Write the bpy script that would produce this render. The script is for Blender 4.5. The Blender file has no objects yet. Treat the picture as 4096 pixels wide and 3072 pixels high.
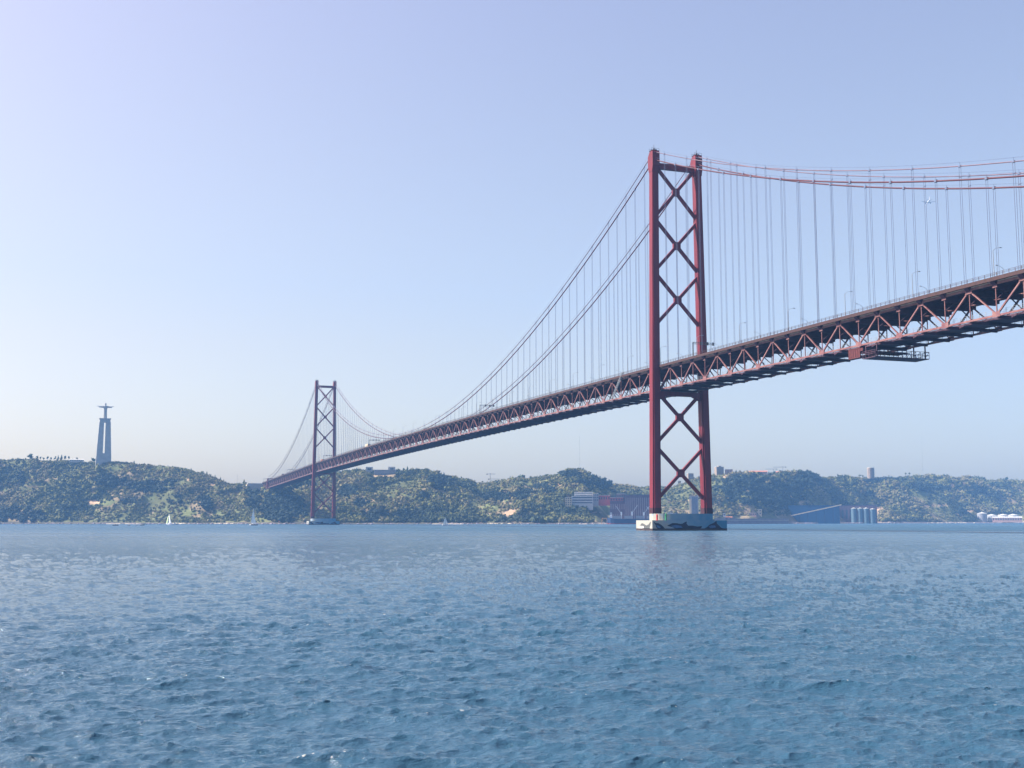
import bpy, math, random
import numpy as np
random.seed(7); rng = np.random.default_rng(7)
R_ = math.radians
# ------------------------------------------------------------------ camera, sky, sun, exposure
scene = bpy.context.scene
col = scene.collection
CX, CY, CZ = -264.63, -509.83, 4.35
YAW, PIT, F = 0.333646, 0.118877, 4602.93
cam_d = bpy.data.cameras.new('camera'); cam = bpy.data.objects.new('camera', cam_d); col.objects.link(cam)
cam.location = (CX, CY, CZ); cam.rotation_euler = (math.pi/2+PIT, 0, -YAW)
cam_d.sensor_width = 36; cam_d.lens = F/4096*36; cam_d.clip_start = 0.5; cam_d.clip_end = 30000
scene.camera = cam
SUN_AZ, SUN_EL = -62.0, 44.0           # azimuth measured from +Y (south) towards +X (west)
w = bpy.data.worlds.new('World'); scene.world = w; w.use_nodes = True
nt = w.node_tree; nt.nodes.clear()
sky = nt.nodes.new('ShaderNodeTexSky'); sky.sky_type = 'NISHITA'; sky.sun_disc = False
sky.sun_elevation = R_(SUN_EL); sky.sun_rotation = R_(SUN_AZ)
sky.air_density = 1.05; sky.dust_density = 2.35; sky.ozone_density = 1.8
tint = nt.nodes.new('ShaderNodeMix'); tint.data_type = 'RGBA'; tint.blend_type = 'MULTIPLY'
tint.inputs[0].default_value = 1; 
tcw = nt.nodes.new('ShaderNodeTexCoord'); spw = nt.nodes.new('ShaderNodeSeparateXYZ'); rpw = nt.nodes.new('ShaderNodeValToRGB')   # film-like balance of the sky colour
ew = rpw.color_ramp.elements; ew[0].position = 0.0; ew[0].color = (0.86, 0.75, 0.60, 1); ew[1].position = 0.45; ew[1].color = (0.97, 0.705, 0.63, 1)
em = ew.new(0.15); em.color = (0.955, 0.70, 0.505, 1)
nt.links.new(tcw.outputs['Generated'], spw.inputs[0]); nt.links.new(spw.outputs[2], rpw.inputs[0]); nt.links.new(rpw.outputs[0], tint.inputs[7])
bgn = nt.nodes.new('ShaderNodeBackground'); bgn.inputs[1].default_value = 0.11
wo = nt.nodes.new('ShaderNodeOutputWorld')
nt.links.new(sky.outputs[0], tint.inputs[6]); nt.links.new(tint.outputs[2], bgn.inputs[0]); nt.links.new(bgn.outputs[0], wo.inputs[0])
sun_d = bpy.data.lights.new('sun', 'SUN'); sun_d.energy = 4.8; sun_d.angle = R_(0.5); sun_d.color = (1, 0.95, 0.86)
sun = bpy.data.objects.new('sun', sun_d); col.objects.link(sun)
sun.rotation_euler = (R_(90-SUN_EL), 0, R_(180-SUN_AZ))
scene.view_settings.view_transform = 'Standard'; scene.view_settings.look = 'None'
scene.view_settings.exposure = 1.42; scene.view_settings.gamma = 1
scene.cycles.volume_bounces = 3; scene.cycles.max_bounces = 6; scene.cycles.volume_step_rate = 5

# ------------------------------------------------------------------ layout helpers
cy_, sy_ = math.cos(YAW), math.sin(YAW); cp_, sp_ = math.cos(PIT), math.sin(PIT)
def ray(px, py):
    a = (px-2048)/F; b = (1536-py)/F; fw = cp_-b*sp_; u = sp_+b*cp_
    return a*cy_+fw*sy_, -a*sy_+fw*cy_, u
def at(px, py, d):                      # the point seen there, d metres away over the water
    x, y, z = ray(px, py); t = d/math.hypot(x, y)
    return (CX+t*x, CY+t*y, CZ+t*z)
def azim(px):                           # vectorised heading of a column
    x, y, z = ray(px, 2085.0); n = np.hypot(x, y); return x/n, y/n
def ground(px, d):
    x, y = azim(px); return CX+d*x, CY+d*y
def ppm(d): return F/d                  # photo pixels in a metre at that distance
def project(X, Y, Z):
    dx, dy, dz = X-CX, Y-CY, Z-CZ
    r = dx*cy_-dy*sy_; fw = dx*sy_+dy*cy_
    z = fw*cp_+dz*sp_; y = -fw*sp_+dz*cp_
    return 2048+F*r/z, 1536-F*y/z

# ------------------------------------------------------------------ materials
def new_mat(name):
    m = bpy.data.materials.new(name); m.use_nodes = True
    b = m.node_tree.nodes['Principled BSDF']; return m, m.node_tree, b
def paint(name, c, c2=None, rough=0.6, scale=0.3, metal=0.0, stretch=(1, 1, 1), amount=1.0, spec=0.3):
    m, t, b = new_mat(name)
    b.inputs['Roughness'].default_value = rough; b.inputs['Metallic'].default_value = metal
    b.inputs['Specular IOR Level'].default_value = spec
    if c2 is None: c2 = tuple(x*0.72 for x in c)
    tc = t.nodes.new('ShaderNodeTexCoord'); mp = t.nodes.new('ShaderNodeMapping'); mp.inputs['Scale'].default_value = stretch
    n = t.nodes.new('ShaderNodeTexNoise'); n.inputs['Scale'].default_value = scale; n.inputs['Detail'].default_value = 6; n.inputs['Roughness'].default_value = 0.65
    r = t.nodes.new('ShaderNodeValToRGB'); r.color_ramp.elements[0].position = 0.35; r.color_ramp.elements[1].position = 0.65
    r.color_ramp.elements[0].color = (*c2, 1); r.color_ramp.elements[1].color = (*c, 1)
    t.links.new(tc.outputs['Object'], mp.inputs[0]); t.links.new(mp.outputs[0], n.inputs['Vector'])
    t.links.new(n.outputs[0], r.inputs[0]); t.links.new(r.outputs[0], b.inputs['Base Color'])
    return m
M = {}
M['red'] = paint('red_paint', (0.175, 0.014, 0.024), (0.10, 0.009, 0.018), 0.5, 0.45, stretch=(1, 1, 0.07))
M['red_dark'] = paint('dark_red_paint', (0.05, 0.012, 0.02), (0.035, 0.01, 0.015), 0.6, 0.6)
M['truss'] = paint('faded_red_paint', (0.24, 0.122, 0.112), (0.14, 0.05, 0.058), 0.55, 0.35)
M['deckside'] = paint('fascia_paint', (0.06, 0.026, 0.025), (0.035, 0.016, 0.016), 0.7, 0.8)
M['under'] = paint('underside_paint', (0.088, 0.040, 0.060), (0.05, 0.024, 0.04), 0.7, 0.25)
M['gantry_red'] = paint('dull_red_paint', (0.11, 0.022, 0.022), (0.07, 0.015, 0.018), 0.6, 0.8)
M['tan'] = paint('tan_wall', (0.27, 0.21, 0.16), (0.21, 0.165, 0.13), 0.8, 0.2)
M['asphalt'] = paint('asphalt', (0.06, 0.06, 0.06), (0.04, 0.04, 0.04), 0.9, 0.5)
M['cable_red'] = paint('cable_paint', (0.085, 0.015, 0.026), (0.06, 0.012, 0.02), 0.5, 0.3)
M['cable_grey'] = paint('new_cable_paint', (0.16, 0.10, 0.13), (0.10, 0.07, 0.10), 0.5, 0.3)
M['rope'] = paint('galvanised_rope', (0.11, 0.14, 0.22), (0.09, 0.11, 0.18), 0.6, 1.0)
M['steel'] = paint('grey_steel', (0.30, 0.33, 0.36), (0.22, 0.24, 0.27), 0.5, 0.8)
M['darksteel'] = paint('dark_steel', (0.07, 0.08, 0.09), (0.05, 0.055, 0.06), 0.5, 0.8)
M['lamp_glass'] = paint('lamp_glass', (0.6, 0.6, 0.58), None, 0.2, 1)
M['concrete'] = paint('pier_concrete', (0.33, 0.32, 0.28), (0.27, 0.26, 0.23), 0.85, 0.35)
M['wetband'] = paint('tide_stain', (0.07, 0.045, 0.04), (0.04, 0.03, 0.03), 0.5, 0.9)
M['mural_dark'] = paint('mural_dark_paint', (0.015, 0.018, 0.04), (0.01, 0.012, 0.03), 0.7, 1.2)
M['mural_mid'] = paint('mural_blue_paint', (0.06, 0.14, 0.28), (0.04, 0.09, 0.2), 0.7, 1.5)
M['mural_grey'] = paint('mural_grey_paint', (0.10, 0.105, 0.10), (0.075, 0.08, 0.08), 0.7, 1.5)
M['mural_white'] = paint('mural_white_paint', (0.6, 0.6, 0.58), None, 0.7, 1.5)
M['stone'] = paint('monument_stone', (0.35, 0.345, 0.33), (0.27, 0.27, 0.26), 0.85, 0.12)
M['white'] = paint('white_wall', (0.48, 0.48, 0.47), (0.40, 0.40, 0.40), 0.7, 0.2)
M['whiteroof'] = paint('white_roof', (0.52, 0.51, 0.46), (0.45, 0.44, 0.41), 0.6, 0.2)
M['cream'] = paint('cream_wall', (0.60, 0.50, 0.34), (0.48, 0.40, 0.28), 0.8, 0.2)
M['pink'] = paint('pink_wall', (0.50, 0.33, 0.28), (0.4, 0.26, 0.22), 0.8, 0.2)
M['redwall'] = paint('red_wall', (0.42, 0.09, 0.09), (0.33, 0.08, 0.09), 0.8, 0.2)
M['greywall'] = paint('grey_wall', (0.32, 0.32, 0.33), (0.25, 0.25, 0.27), 0.8, 0.2)
M['purple'] = paint('rusty_steel_wall', (0.13, 0.08, 0.11), (0.08, 0.05, 0.075), 0.8, 0.15, stretch=(1, 1, .2))
M['darkwall'] = paint('dark_blue_shed', (0.006, 0.065, 0.17), (0.005, 0.05, 0.13), 0.7, 0.15, stretch=(1, 1, .1))
M['silo'] = paint('silo_steel', (0.10, 0.165, 0.205), (0.08, 0.13, 0.17), 0.6, 0.2)
M['tileroof'] = paint('tile_roof', (0.40, 0.16, 0.09), (0.3, 0.12, 0.07), 0.8, 0.5)
M['glass'] = paint('window_glass', (0.04, 0.06, 0.09), (0.03, 0.045, 0.07), 0.15, 0.5, spec=0.5)
M['sail'] = paint('white_sail', (0.85, 0.87, 0.85), (0.8, 0.82, 0.8), 0.7, 0.4)
M['sailgreen'] = paint('pale_green_sail', (0.62, 0.72, 0.38), (0.55, 0.66, 0.34), 0.7, 0.4)
M['hullwhite'] = paint('white_hull', (0.75, 0.76, 0.77), (0.65, 0.66, 0.67), 0.4, 1)
M['hulldark'] = paint('dark_hull', (0.05, 0.055, 0.07), (0.04, 0.04, 0.05), 0.5, 1)
M['hullblue'] = paint('blue_hull', (0.02, 0.05, 0.13), (0.015, 0.035, 0.10), 0.5, 0.2)
M['hullred'] = paint('red_bottom_paint', (0.22, 0.05, 0.07), (0.16, 0.04, 0.05), 0.6, 0.2)
M['orange'] = paint('orange_paint', (0.65, 0.33, 0.12), (0.5, 0.25, 0.1), 0.6, 0.5)
M['beacon_red'] = paint('red_beacon_paint', (0.65, 0.03, 0.03), None, 0.5, 1)
M['beacon_green'] = paint('green_beacon_paint', (0.03, 0.30, 0.12), None, 0.5, 1)
M['sand'] = paint('pale_sand', (0.62, 0.52, 0.40), (0.5, 0.42, 0.32), 0.9, 0.1)
M['quay'] = paint('quay_stone', (0.27, 0.21, 0.23), (0.18, 0.15, 0.17), 0.9, 0.12)
M['bark'] = paint('bark', (0.09, 0.065, 0.045), None, 0.9, 1)
M['tree'] = paint('tree_foliage', (0.055, 0.085, 0.028), (0.03, 0.05, 0.02), 0.8, 0.6)
M['tree2'] = paint('light_tree_foliage', (0.10, 0.12, 0.03), (0.06, 0.08, 0.02), 0.8, 0.6)
M['plane'] = paint('aircraft_white', (0.75, 0.76, 0.78), (0.65, 0.66, 0.68), 0.35, 0.3)
M['planegrey'] = paint('aircraft_grey', (0.05, 0.06, 0.08), None, 0.4, 0.3)

# mural wash going to blue, with painted light: cream sunlit end, blue-grey shaded face
def mural_and_light_wall():
    m, t, b = new_mat('pier_mural_wash_and_light'); b.inputs['Roughness'].default_value = 0.85
    tc = t.nodes.new('ShaderNodeTexCoord'); sp = t.nodes.new('ShaderNodeSeparateXYZ')
    n = t.nodes.new('ShaderNodeTexNoise'); n.inputs['Scale'].default_value = 0.25; n.inputs['Detail'].default_value = 6
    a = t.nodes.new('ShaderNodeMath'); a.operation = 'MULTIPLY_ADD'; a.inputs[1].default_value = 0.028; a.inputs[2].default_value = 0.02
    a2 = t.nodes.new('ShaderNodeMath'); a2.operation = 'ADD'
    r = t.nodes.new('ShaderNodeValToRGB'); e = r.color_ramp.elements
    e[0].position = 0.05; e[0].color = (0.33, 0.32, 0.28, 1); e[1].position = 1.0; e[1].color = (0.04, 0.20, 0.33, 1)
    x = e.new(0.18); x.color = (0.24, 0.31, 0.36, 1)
    t.links.new(tc.outputs['Object'], sp.inputs[0]); t.links.new(tc.outputs['Object'], n.inputs['Vector'])
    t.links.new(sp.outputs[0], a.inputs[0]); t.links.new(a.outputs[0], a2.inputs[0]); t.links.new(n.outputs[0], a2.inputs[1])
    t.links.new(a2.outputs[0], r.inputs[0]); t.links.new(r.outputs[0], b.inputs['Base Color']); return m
M['mural_and_light_wall'] = mural_and_light_wall()

def attr_mat(name, rough=0.9, noise=0.4, scale=0.08, trans=0.0):
    m, t, b = new_mat(name); b.inputs['Roughness'].default_value = rough; b.inputs['Specular IOR Level'].default_value = 0.15
    at_ = t.nodes.new('ShaderNodeAttribute'); at_.attribute_name = 'tint'
    tc = t.nodes.new('ShaderNodeTexCoord'); n = t.nodes.new('ShaderNodeTexNoise'); n.inputs['Scale'].default_value = scale
    n.inputs['Detail'].default_value = 8; n.inputs['Roughness'].default_value = 0.7
    mr = t.nodes.new('ShaderNodeMapRange'); mr.inputs[1].default_value = 0.3; mr.inputs[2].default_value = 0.7
    mr.inputs[3].default_value = 1-noise; mr.inputs[4].default_value = 1+noise
    mx = t.nodes.new('ShaderNodeVectorMath'); mx.operation = 'SCALE'
    t.links.new(tc.outputs['Object'], n.inputs['Vector']); t.links.new(n.outputs[0], mr.inputs[0])
    t.links.new(at_.outputs['Color'], mx.inputs[0]); t.links.new(mr.outputs[0], mx.inputs['Scale'])
    t.links.new(mx.outputs[0], b.inputs['Base Color']); return m
M['ground'] = attr_mat('hillside_ground', 0.95, 0.35, 0.05)
M['forest'] = attr_mat('woodland_foliage', 0.85, 0.35, 0.25)

# ------------------------------------------------------------------ mesh builder
def tag(o, label=None, cat=None, group=None, kind=None):
    if label: o['label'] = label
    if cat: o['category'] = cat
    if group: o['group'] = group
    if kind: o['kind'] = kind
    return o
def link(name, me, mat, parent=None, loc=None, smooth=False):
    o = bpy.data.objects.new(name, me); col.objects.link(o)
    if mat is not None: me.materials.append(M[mat] if isinstance(mat, str) else mat)
    if parent: o.parent = parent
    if loc: o.location = loc
    if smooth: me.polygons.foreach_set('use_smooth', [True]*len(me.polygons))
    return o
def empty(name, loc=(0, 0, 0), rz=0.0):
    o = bpy.data.objects.new(name, None); col.objects.link(o); o.location = loc; o.rotation_euler = (0, 0, rz)
    o.empty_display_size = 1; return o
class MB:
    def __init__(s): s.v = []; s.f = []
    def add(s, vs, fs):
        n = len(s.v); s.v += [tuple(map(float, p)) for p in vs]; s.f += [tuple(i+n for i in q) for q in fs]; return s
    def box(s, x0, x1, y0, y1, z0, z1):
        return s.add([(x0,y0,z0),(x1,y0,z0),(x1,y1,z0),(x0,y1,z0),(x0,y0,z1),(x1,y0,z1),(x1,y1,z1),(x0,y1,z1)],
                     [(0,3,2,1),(4,5,6,7),(0,1,5,4),(1,2,6,5),(2,3,7,6),(3,0,4,7)])
    def bar(s, a, b, wd, h=None, up=(0, 0, 1), caps=True):       # rectangular bar: wd across, h along 'up'
        h = h or wd; a = np.array(a, float); b = np.array(b, float); d = b-a; L = np.linalg.norm(d)
        if L < 1e-6: return s
        d /= L; u = np.array(up, float)
        if abs(d@u) > 0.98: u = np.array([1.0, 0, 0])
        r = np.cross(d, u); r /= np.linalg.norm(r); u = np.cross(r, d)
        r *= wd/2; u *= h/2
        return s.add([a-r-u, a+r-u, a+r+u, a-r+u, b-r-u, b+r-u, b+r+u, b-r+u],
                     [(0,1,5,4),(1,2,6,5),(2,3,7,6),(3,0,4,7)]+([(0,3,2,1),(4,5,6,7)] if caps else []))
    def tube(s, pts, r, n=8, close=True):
        pts = [np.array(p, float) for p in pts]; rs = r if hasattr(r, '__len__') else [r]*len(pts)
        base = len(s.v); m = len(pts)
        for i, p in enumerate(pts):
            d = pts[min(i+1, m-1)]-pts[max(i-1, 0)]; d /= np.linalg.norm(d)
            u = np.array([0, 0, 1.0]) if abs(d[2]) < 0.9 else np.array([1.0, 0, 0])
            a = np.cross(d, u); a /= np.linalg.norm(a); c = np.cross(a, d)
            for k in range(n):
                t = 2*math.pi*k/n; s.v.append(tuple(p+rs[i]*(math.cos(t)*a+math.sin(t)*c)))
        for i in range(m-1):
            for k in range(n):
                k2 = (k+1) % n; s.f.append((base+i*n+k, base+i*n+k2, base+(i+1)*n+k2, base+(i+1)*n+k))
        if close:
            s.f.append(tuple(base+k for k in reversed(range(n)))); s.f.append(tuple(base+(m-1)*n+k for k in range(n)))
        return s
    def lathe(s, prof, c=(0, 0), n=20):                          # prof: (r, z)
        return s.loft([[(c[0]+r*math.cos(2*math.pi*k/n), c[1]+r*math.sin(2*math.pi*k/n), z) for k in range(n)] for r, z in prof])
    def loft(s, rings, cap=True):
        base = len(s.v); n = len(rings[0])
        for rg in rings: s.v += [tuple(map(float, p)) for p in rg]
        for i in range(len(rings)-1):
            for k in range(n):
                k2 = (k+1) % n; s.f.append((base+i*n+k, base+i*n+k2, base+(i+1)*n+k2, base+(i+1)*n+k))
        if cap:
            s.f.append(tuple(base+k for k in reversed(range(n)))); s.f.append(tuple(base+(len(rings)-1)*n+k for k in range(n)))
        return s
    def build(s, name, mat, parent=None, loc=None, smooth=False):
        me = bpy.data.meshes.new(name); me.from_pydata(s.v, [], s.f); me.update()
        return link(name, me, mat, parent, loc, smooth)
def np_mesh(name, V, Fq, mat, tint=None, smooth=False, parent=None):   # V (n,3), Fq (m,k)
    me = bpy.data.meshes.new(name); k = Fq.shape[1]
    me.vertices.add(len(V)); me.vertices.foreach_set('co', V.astype(np.float32).ravel())
    me.loops.add(Fq.size); me.loops.foreach_set('vertex_index', Fq.astype(np.int32).ravel())
    me.polygons.add(len(Fq)); me.polygons.foreach_set('loop_start', np.arange(0, Fq.size, k, dtype=np.int32))
    me.polygons.foreach_set('loop_total', np.full(len(Fq), k, dtype=np.int32))
    me.polygons.foreach_set('use_smooth', np.full(len(Fq), smooth, dtype=bool))
    me.update(calc_edges=True)
    if tint is not None:
        a = me.color_attributes.new('tint', 'FLOAT_COLOR', 'POINT')
        a.data.foreach_set('color', np.c_[tint, np.ones(len(tint))].astype(np.float32).ravel())
    return link(name, me, mat, parent)

# ------------------------------------------------------------------ fractal noise in world metres
_lat = rng.random((256, 256))
def vnoise(x, y):
    xi = np.floor(x).astype(int); yi = np.floor(y).astype(int); fx = x-xi; fy = y-yi
    fx = fx*fx*(3-2*fx); fy = fy*fy*(3-2*fy); a = _lat[xi % 256, yi % 256]; b = _lat[(xi+1) % 256, yi % 256]
    c = _lat[xi % 256, (yi+1) % 256]; d = _lat[(xi+1) % 256, (yi+1) % 256]
    return (a*(1-fx)+b*fx)*(1-fy)+(c*(1-fx)+d*fx)*fy
def fbm(x, y, o=4):
    s = 0; a = 0.5; t = 0
    for i in range(o): s = s+a*vnoise(x*2**i+17.3*i, y*2**i+9.1*i); t += a; a *= 0.55
    return s/t

# ------------------------------------------------------------------ water: one sheet, wind waves near, ripples in the shader far off
def wave_tile(L, N, lam, hs, wind, spread, seed, cut=0.25):
    r = np.random.default_rng(seed); k1 = 2*np.pi*np.fft.fftfreq(N, L/N); kx, ky = np.meshgrid(k1, k1, indexing='ij')
    k = np.hypot(kx, ky); k[0, 0] = 1; kp = 2*np.pi/lam
    cs = (kx*math.cos(wind)+ky*math.sin(wind))/k
    S = np.exp(-1.25*(kp/k)**2)/k**3.75*(np.abs(cs)**spread+0.06)*np.exp(-(k*cut/6.28)**2); S[0, 0] = 0
    H = np.sqrt(S)*(r.normal(size=(N, N))+1j*r.normal(size=(N, N)))
    h = np.fft.ifft2(H).real; sc = hs/4/h.std(); h *= sc
    dx = np.fft.ifft2(1j*kx/k*H).real*sc; dy = np.fft.ifft2(1j*ky/k*H).real*sc
    return L, N, h, dx, dy
def samp(tile, x, y, rot):
    L, N, *A = tile; c, s_ = math.cos(rot), math.sin(rot); u = (x*c+y*s_)/L*N; v = (-x*s_+y*c)/L*N
    ui = np.floor(u).astype(int); vi = np.floor(v).astype(int); fu = u-ui; fv = v-vi; out = []
    for a in A:
        out.append((a[ui % N, vi % N]*(1-fu)+a[(ui+1) % N, vi % N]*fu)*(1-fv)+(a[ui % N, (vi+1) % N]*(1-fu)+a[(ui+1) % N, (vi+1) % N]*fu)*fv)
    h, dx, dy = out; return h, dx*c-dy*s_, dx*s_+dy*c
def build_water():
    rr = [8.0]
    while rr[-1] < 420: rr.append(rr[-1]+max(0.10, 0.5*rr[-1]**2/(4.35*1151)))
    while rr[-1] < 4300: rr.append(rr[-1]*1.06)
    rr = np.array([0.05]+[0.5*k for k in range(1, 16)]+rr)
    dense = np.r_[np.linspace(-1.6, -0.55, 420)[:-1], np.linspace(-0.55, 0.55, 1400), np.linspace(0.55, 1.6, 420)[1:]]; side = np.linspace(1.6, 2*math.pi-1.6, 90)[1:-1]
    th = np.r_[dense, side]+YAW; n = len(th)
    Rr, T = np.meshgrid(rr, th, indexing='ij'); X = CX+Rr*np.sin(T); Y = CY+Rr*np.cos(T)
    t1 = wave_tile(80.0, 1280, 1.6, 0.135, math.pi/2-YAW+0.15, 5, 3); t2 = wave_tile(31.0, 768, 0.55, 0.05, math.pi/2-YAW-0.2, 3, 5, 0.09)
    t3 = wave_tile(230.0, 1024, 5.5, 0.15, math.pi/2-YAW-0.6, 4, 8, 1.0)
    h1, a1, b1 = samp(t1, X, Y, 0.0); h2, a2, b2 = samp(t2, X, Y, 0.7); h3, a3, b3 = samp(t3, X, Y, 0.2)
    fade = np.clip((700-Rr)/500, 0, 1)
    patch = 0.35+1.3*fbm(X/40, Y/40, 4)
    mask = np.zeros_like(T); mask[:, :len(dense)] = 1; edge = np.minimum(1, np.minimum(T-YAW+1.6, 1.6-(T-YAW))*8); mask *= np.clip(edge, 0, 1)
    A = fade*mask
    Z = (h1*patch+h2*patch+h3)*A; ch = 1.15
    V = np.stack([X+ch*(a1+a2+a3)*A, Y+ch*(b1+b2+b3)*A, Z], -1).reshape(-1, 3)
    i = np.arange(len(rr)-1)[:, None]*n; j = np.arange(n)[None, :]; j2 = (j+1) % n
    Fq = np.stack([i+j, i+j2, i+n+j2, i+n+j], -1).reshape(-1, 4)[:, ::-1]
    m, t, b = new_mat('river_water')
    b.inputs['Base Color'].default_value = (0.023, 0.071, 0.120, 1); b.inputs['Roughness'].default_value = 0.06; b.inputs['IOR'].default_value = 1.33
    geo = t.nodes.new('ShaderNodeNewGeometry')
    def noise(sx, sy, sc, det, rot=0.3):
        mp = t.nodes.new('ShaderNodeMapping'); mp.inputs['Rotation'].default_value = (0, 0, rot); mp.inputs['Scale'].default_value = (sx, sy, 1)
        nn = t.nodes.new('ShaderNodeTexNoise'); nn.inputs['Scale'].default_value = sc; nn.inputs['Detail'].default_value = det; nn.inputs['Roughness'].default_value = 0.6
        t.links.new(geo.outputs['Position'], mp.inputs[0]); t.links.new(mp.outputs[0], nn.inputs['Vector']); return nn
    # far waves (only where the mesh has none) + small ripples everywhere
    far = noise(0.55, 1, 0.30, 6, YAW); rip = noise(0.5, 1, 4.4, 7, YAW+0.2)
    vl = t.nodes.new('ShaderNodeVectorMath'); vl.operation = 'DISTANCE'; vl.inputs[1].default_value = (CX, CY, 0)
    t.links.new(geo.outputs['Position'], vl.inputs[0])
    mr = t.nodes.new('ShaderNodeMapRange'); mr.inputs[1].default_value = 150; mr.inputs[2].default_value = 700; mr.inputs[3].default_value = 0.15; mr.inputs[4].default_value = 1.0
    t.links.new(vl.outputs['Value'], mr.inputs[0])
    # slick streaks: smoother bands drifting along the channel
    slick = noise(0.06, 1.0, 0.028, 3, YAW+0.02)
    cr = t.nodes.new('ShaderNodeMapRange'); cr.inputs[1].default_value = 0.52; cr.inputs[2].default_value = 0.66; cr.inputs[3].default_value = 1.0; cr.inputs[4].default_value = 0.45
    t.links.new(slick.outputs[0], cr.inputs[0])
    # two long wakes left across the river by a ferry: smooth, bright water
    dv = t.nodes.new('ShaderNodeVectorMath'); dv.operation = 'SUBTRACT'; dv.inputs[1].default_value = (CX, CY, 0); t.links.new(geo.outputs['Position'], dv.inputs[0])
    dt = t.nodes.new('ShaderNodeVectorMath'); dt.operation = 'DOT_PRODUCT'; dt.inputs[1].default_value = (math.sin(YAW+.03), math.cos(YAW+.03), 0); t.links.new(dv.outputs[0], dt.inputs[0])
    wn = noise(0.05, 0.05, 0.25, 3, YAW); wa = t.nodes.new('ShaderNodeMath'); wa.operation = 'MULTIPLY_ADD'; wa.inputs[1].default_value = 26; t.links.new(wn.outputs[0], wa.inputs[0]); t.links.new(dt.outputs['Value'], wa.inputs[2])
    wr = t.nodes.new('ShaderNodeMapRange'); wr.inputs[1].default_value = 200; wr.inputs[2].default_value = 500; t.links.new(wa.outputs[0], wr.inputs[0])
    ramp = t.nodes.new('ShaderNodeValToRGB'); el = ramp.color_ramp.elements; el[0].position = 0; el[0].color = (1, 1, 1, 1); el[1].position = 1; el[1].color = (1, 1, 1, 1)
    for p_, v_ in ((.24, 1), (.28, .5), (.31, 1), (.42, 1), (.48, .45), (.54, .9), (.66, 1), (.72, .3), (.78, 1)): e_ = el.new(p_); e_.color = (v_, v_, v_, 1)
    t.links.new(wr.outputs[0], ramp.inputs[0])
    mw = t.nodes.new('ShaderNodeMath'); mw.operation = 'MULTIPLY'; t.links.new(cr.outputs[0], mw.inputs[0]); t.links.new(ramp.outputs[0], mw.inputs[1]); cr = mw
    mu = t.nodes.new('ShaderNodeMath'); mu.operation = 'MULTIPLY'; t.links.new(mr.outputs[0], mu.inputs[0]); t.links.new(cr.outputs[0], mu.inputs[1])
    b1n = t.nodes.new('ShaderNodeBump'); b1n.inputs['Distance'].default_value = 1.9; t.links.new(mu.outputs[0], b1n.inputs['Strength']); t.links.new(far.outputs[0], b1n.inputs['Height'])
    # far chop, finer than a pixel: tilt the normal directly so it keeps its slope at any distance
    ch_ = noise(0.8, 1, 1.3, 2, YAW); sb = t.nodes.new('ShaderNodeVectorMath'); sb.operation = 'SUBTRACT'; sb.inputs[1].default_value = (.5, .5, .5); t.links.new(ch_.outputs['Color'], sb.inputs[0])
    ml = t.nodes.new('ShaderNodeVectorMath'); ml.operation = 'MULTIPLY'; ml.inputs[1].default_value = (0.35, 0.35, 0); t.links.new(sb.outputs[0], ml.inputs[0])
    sc_ = t.nodes.new('ShaderNodeVectorMath'); sc_.operation = 'SCALE'; t.links.new(ml.outputs[0], sc_.inputs[0]); t.links.new(mu.outputs[0], sc_.inputs['Scale'])
    ad = t.nodes.new('ShaderNodeVectorMath'); ad.operation = 'ADD'; t.links.new(sc_.outputs[0], ad.inputs[0]); t.links.new(b1n.outputs[0], ad.inputs[1])
    nm_ = t.nodes.new('ShaderNodeVectorMath'); nm_.operation = 'NORMALIZE'; t.links.new(ad.outputs[0], nm_.inputs[0])
    # waves too small to resolve far away widen the gloss
    rg_ = t.nodes.new('ShaderNodeMapRange'); rg_.inputs[1].default_value = 0.15; rg_.inputs[2].default_value = 1.0; rg_.inputs[3].default_value = 0.07; rg_.inputs[4].default_value = 0.42
    t.links.new(mu.outputs[0], rg_.inputs[0]); t.links.new(rg_.outputs[0], b.inputs['Roughness'])
    b2n = t.nodes.new('ShaderNodeBump'); b2n.inputs['Distance'].default_value = 0.11; b2n.inputs['Strength'].default_value = 1.0
    t.links.new(rip.outputs[0], b2n.inputs['Height']); t.links.new(ramp.outputs[0], b2n.inputs['Strength'])
    # pale flecks on a few crests
    sx_ = t.nodes.new('ShaderNodeSeparateXYZ'); t.links.new(geo.outputs['Position'], sx_.inputs[0])
    fz = t.nodes.new('ShaderNodeMapRange'); fz.inputs[1].default_value = 0.06; fz.inputs[2].default_value = 0.09; t.links.new(sx_.outputs[2], fz.inputs[0])
    fn = noise(0.8, 1.2, 5.0, 2, YAW); fr = t.nodes.new('ShaderNodeMapRange'); fr.inputs[1].default_value = 0.69; fr.inputs[2].default_value = 0.72; t.links.new(fn.outputs[0], fr.inputs[0])
    fm = t.nodes.new('ShaderNodeMath'); fm.operation = 'MULTIPLY'; t.links.new(fz.outputs[0], fm.inputs[0]); t.links.new(fr.outputs[0], fm.inputs[1])
    fx = t.nodes.new('ShaderNodeMix'); fx.data_type = 'RGBA'; fx.inputs[6].default_value = b.inputs['Base Color'].default_value; fx.inputs[7].default_value = (0.35, 0.36, 0.36, 1)
    t.links.new(fm.outputs[0], fx.inputs[0]); t.links.new(fx.outputs[2], b.inputs['Base Color']); t.links.new(nm_.outputs[0], b2n.inputs['Normal']); t.links.new(b2n.outputs[0], b.inputs['Normal'])
    o = np_mesh('water', V, Fq, m, smooth=True); tag(o, kind='structure'); return o
build_water()

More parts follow.
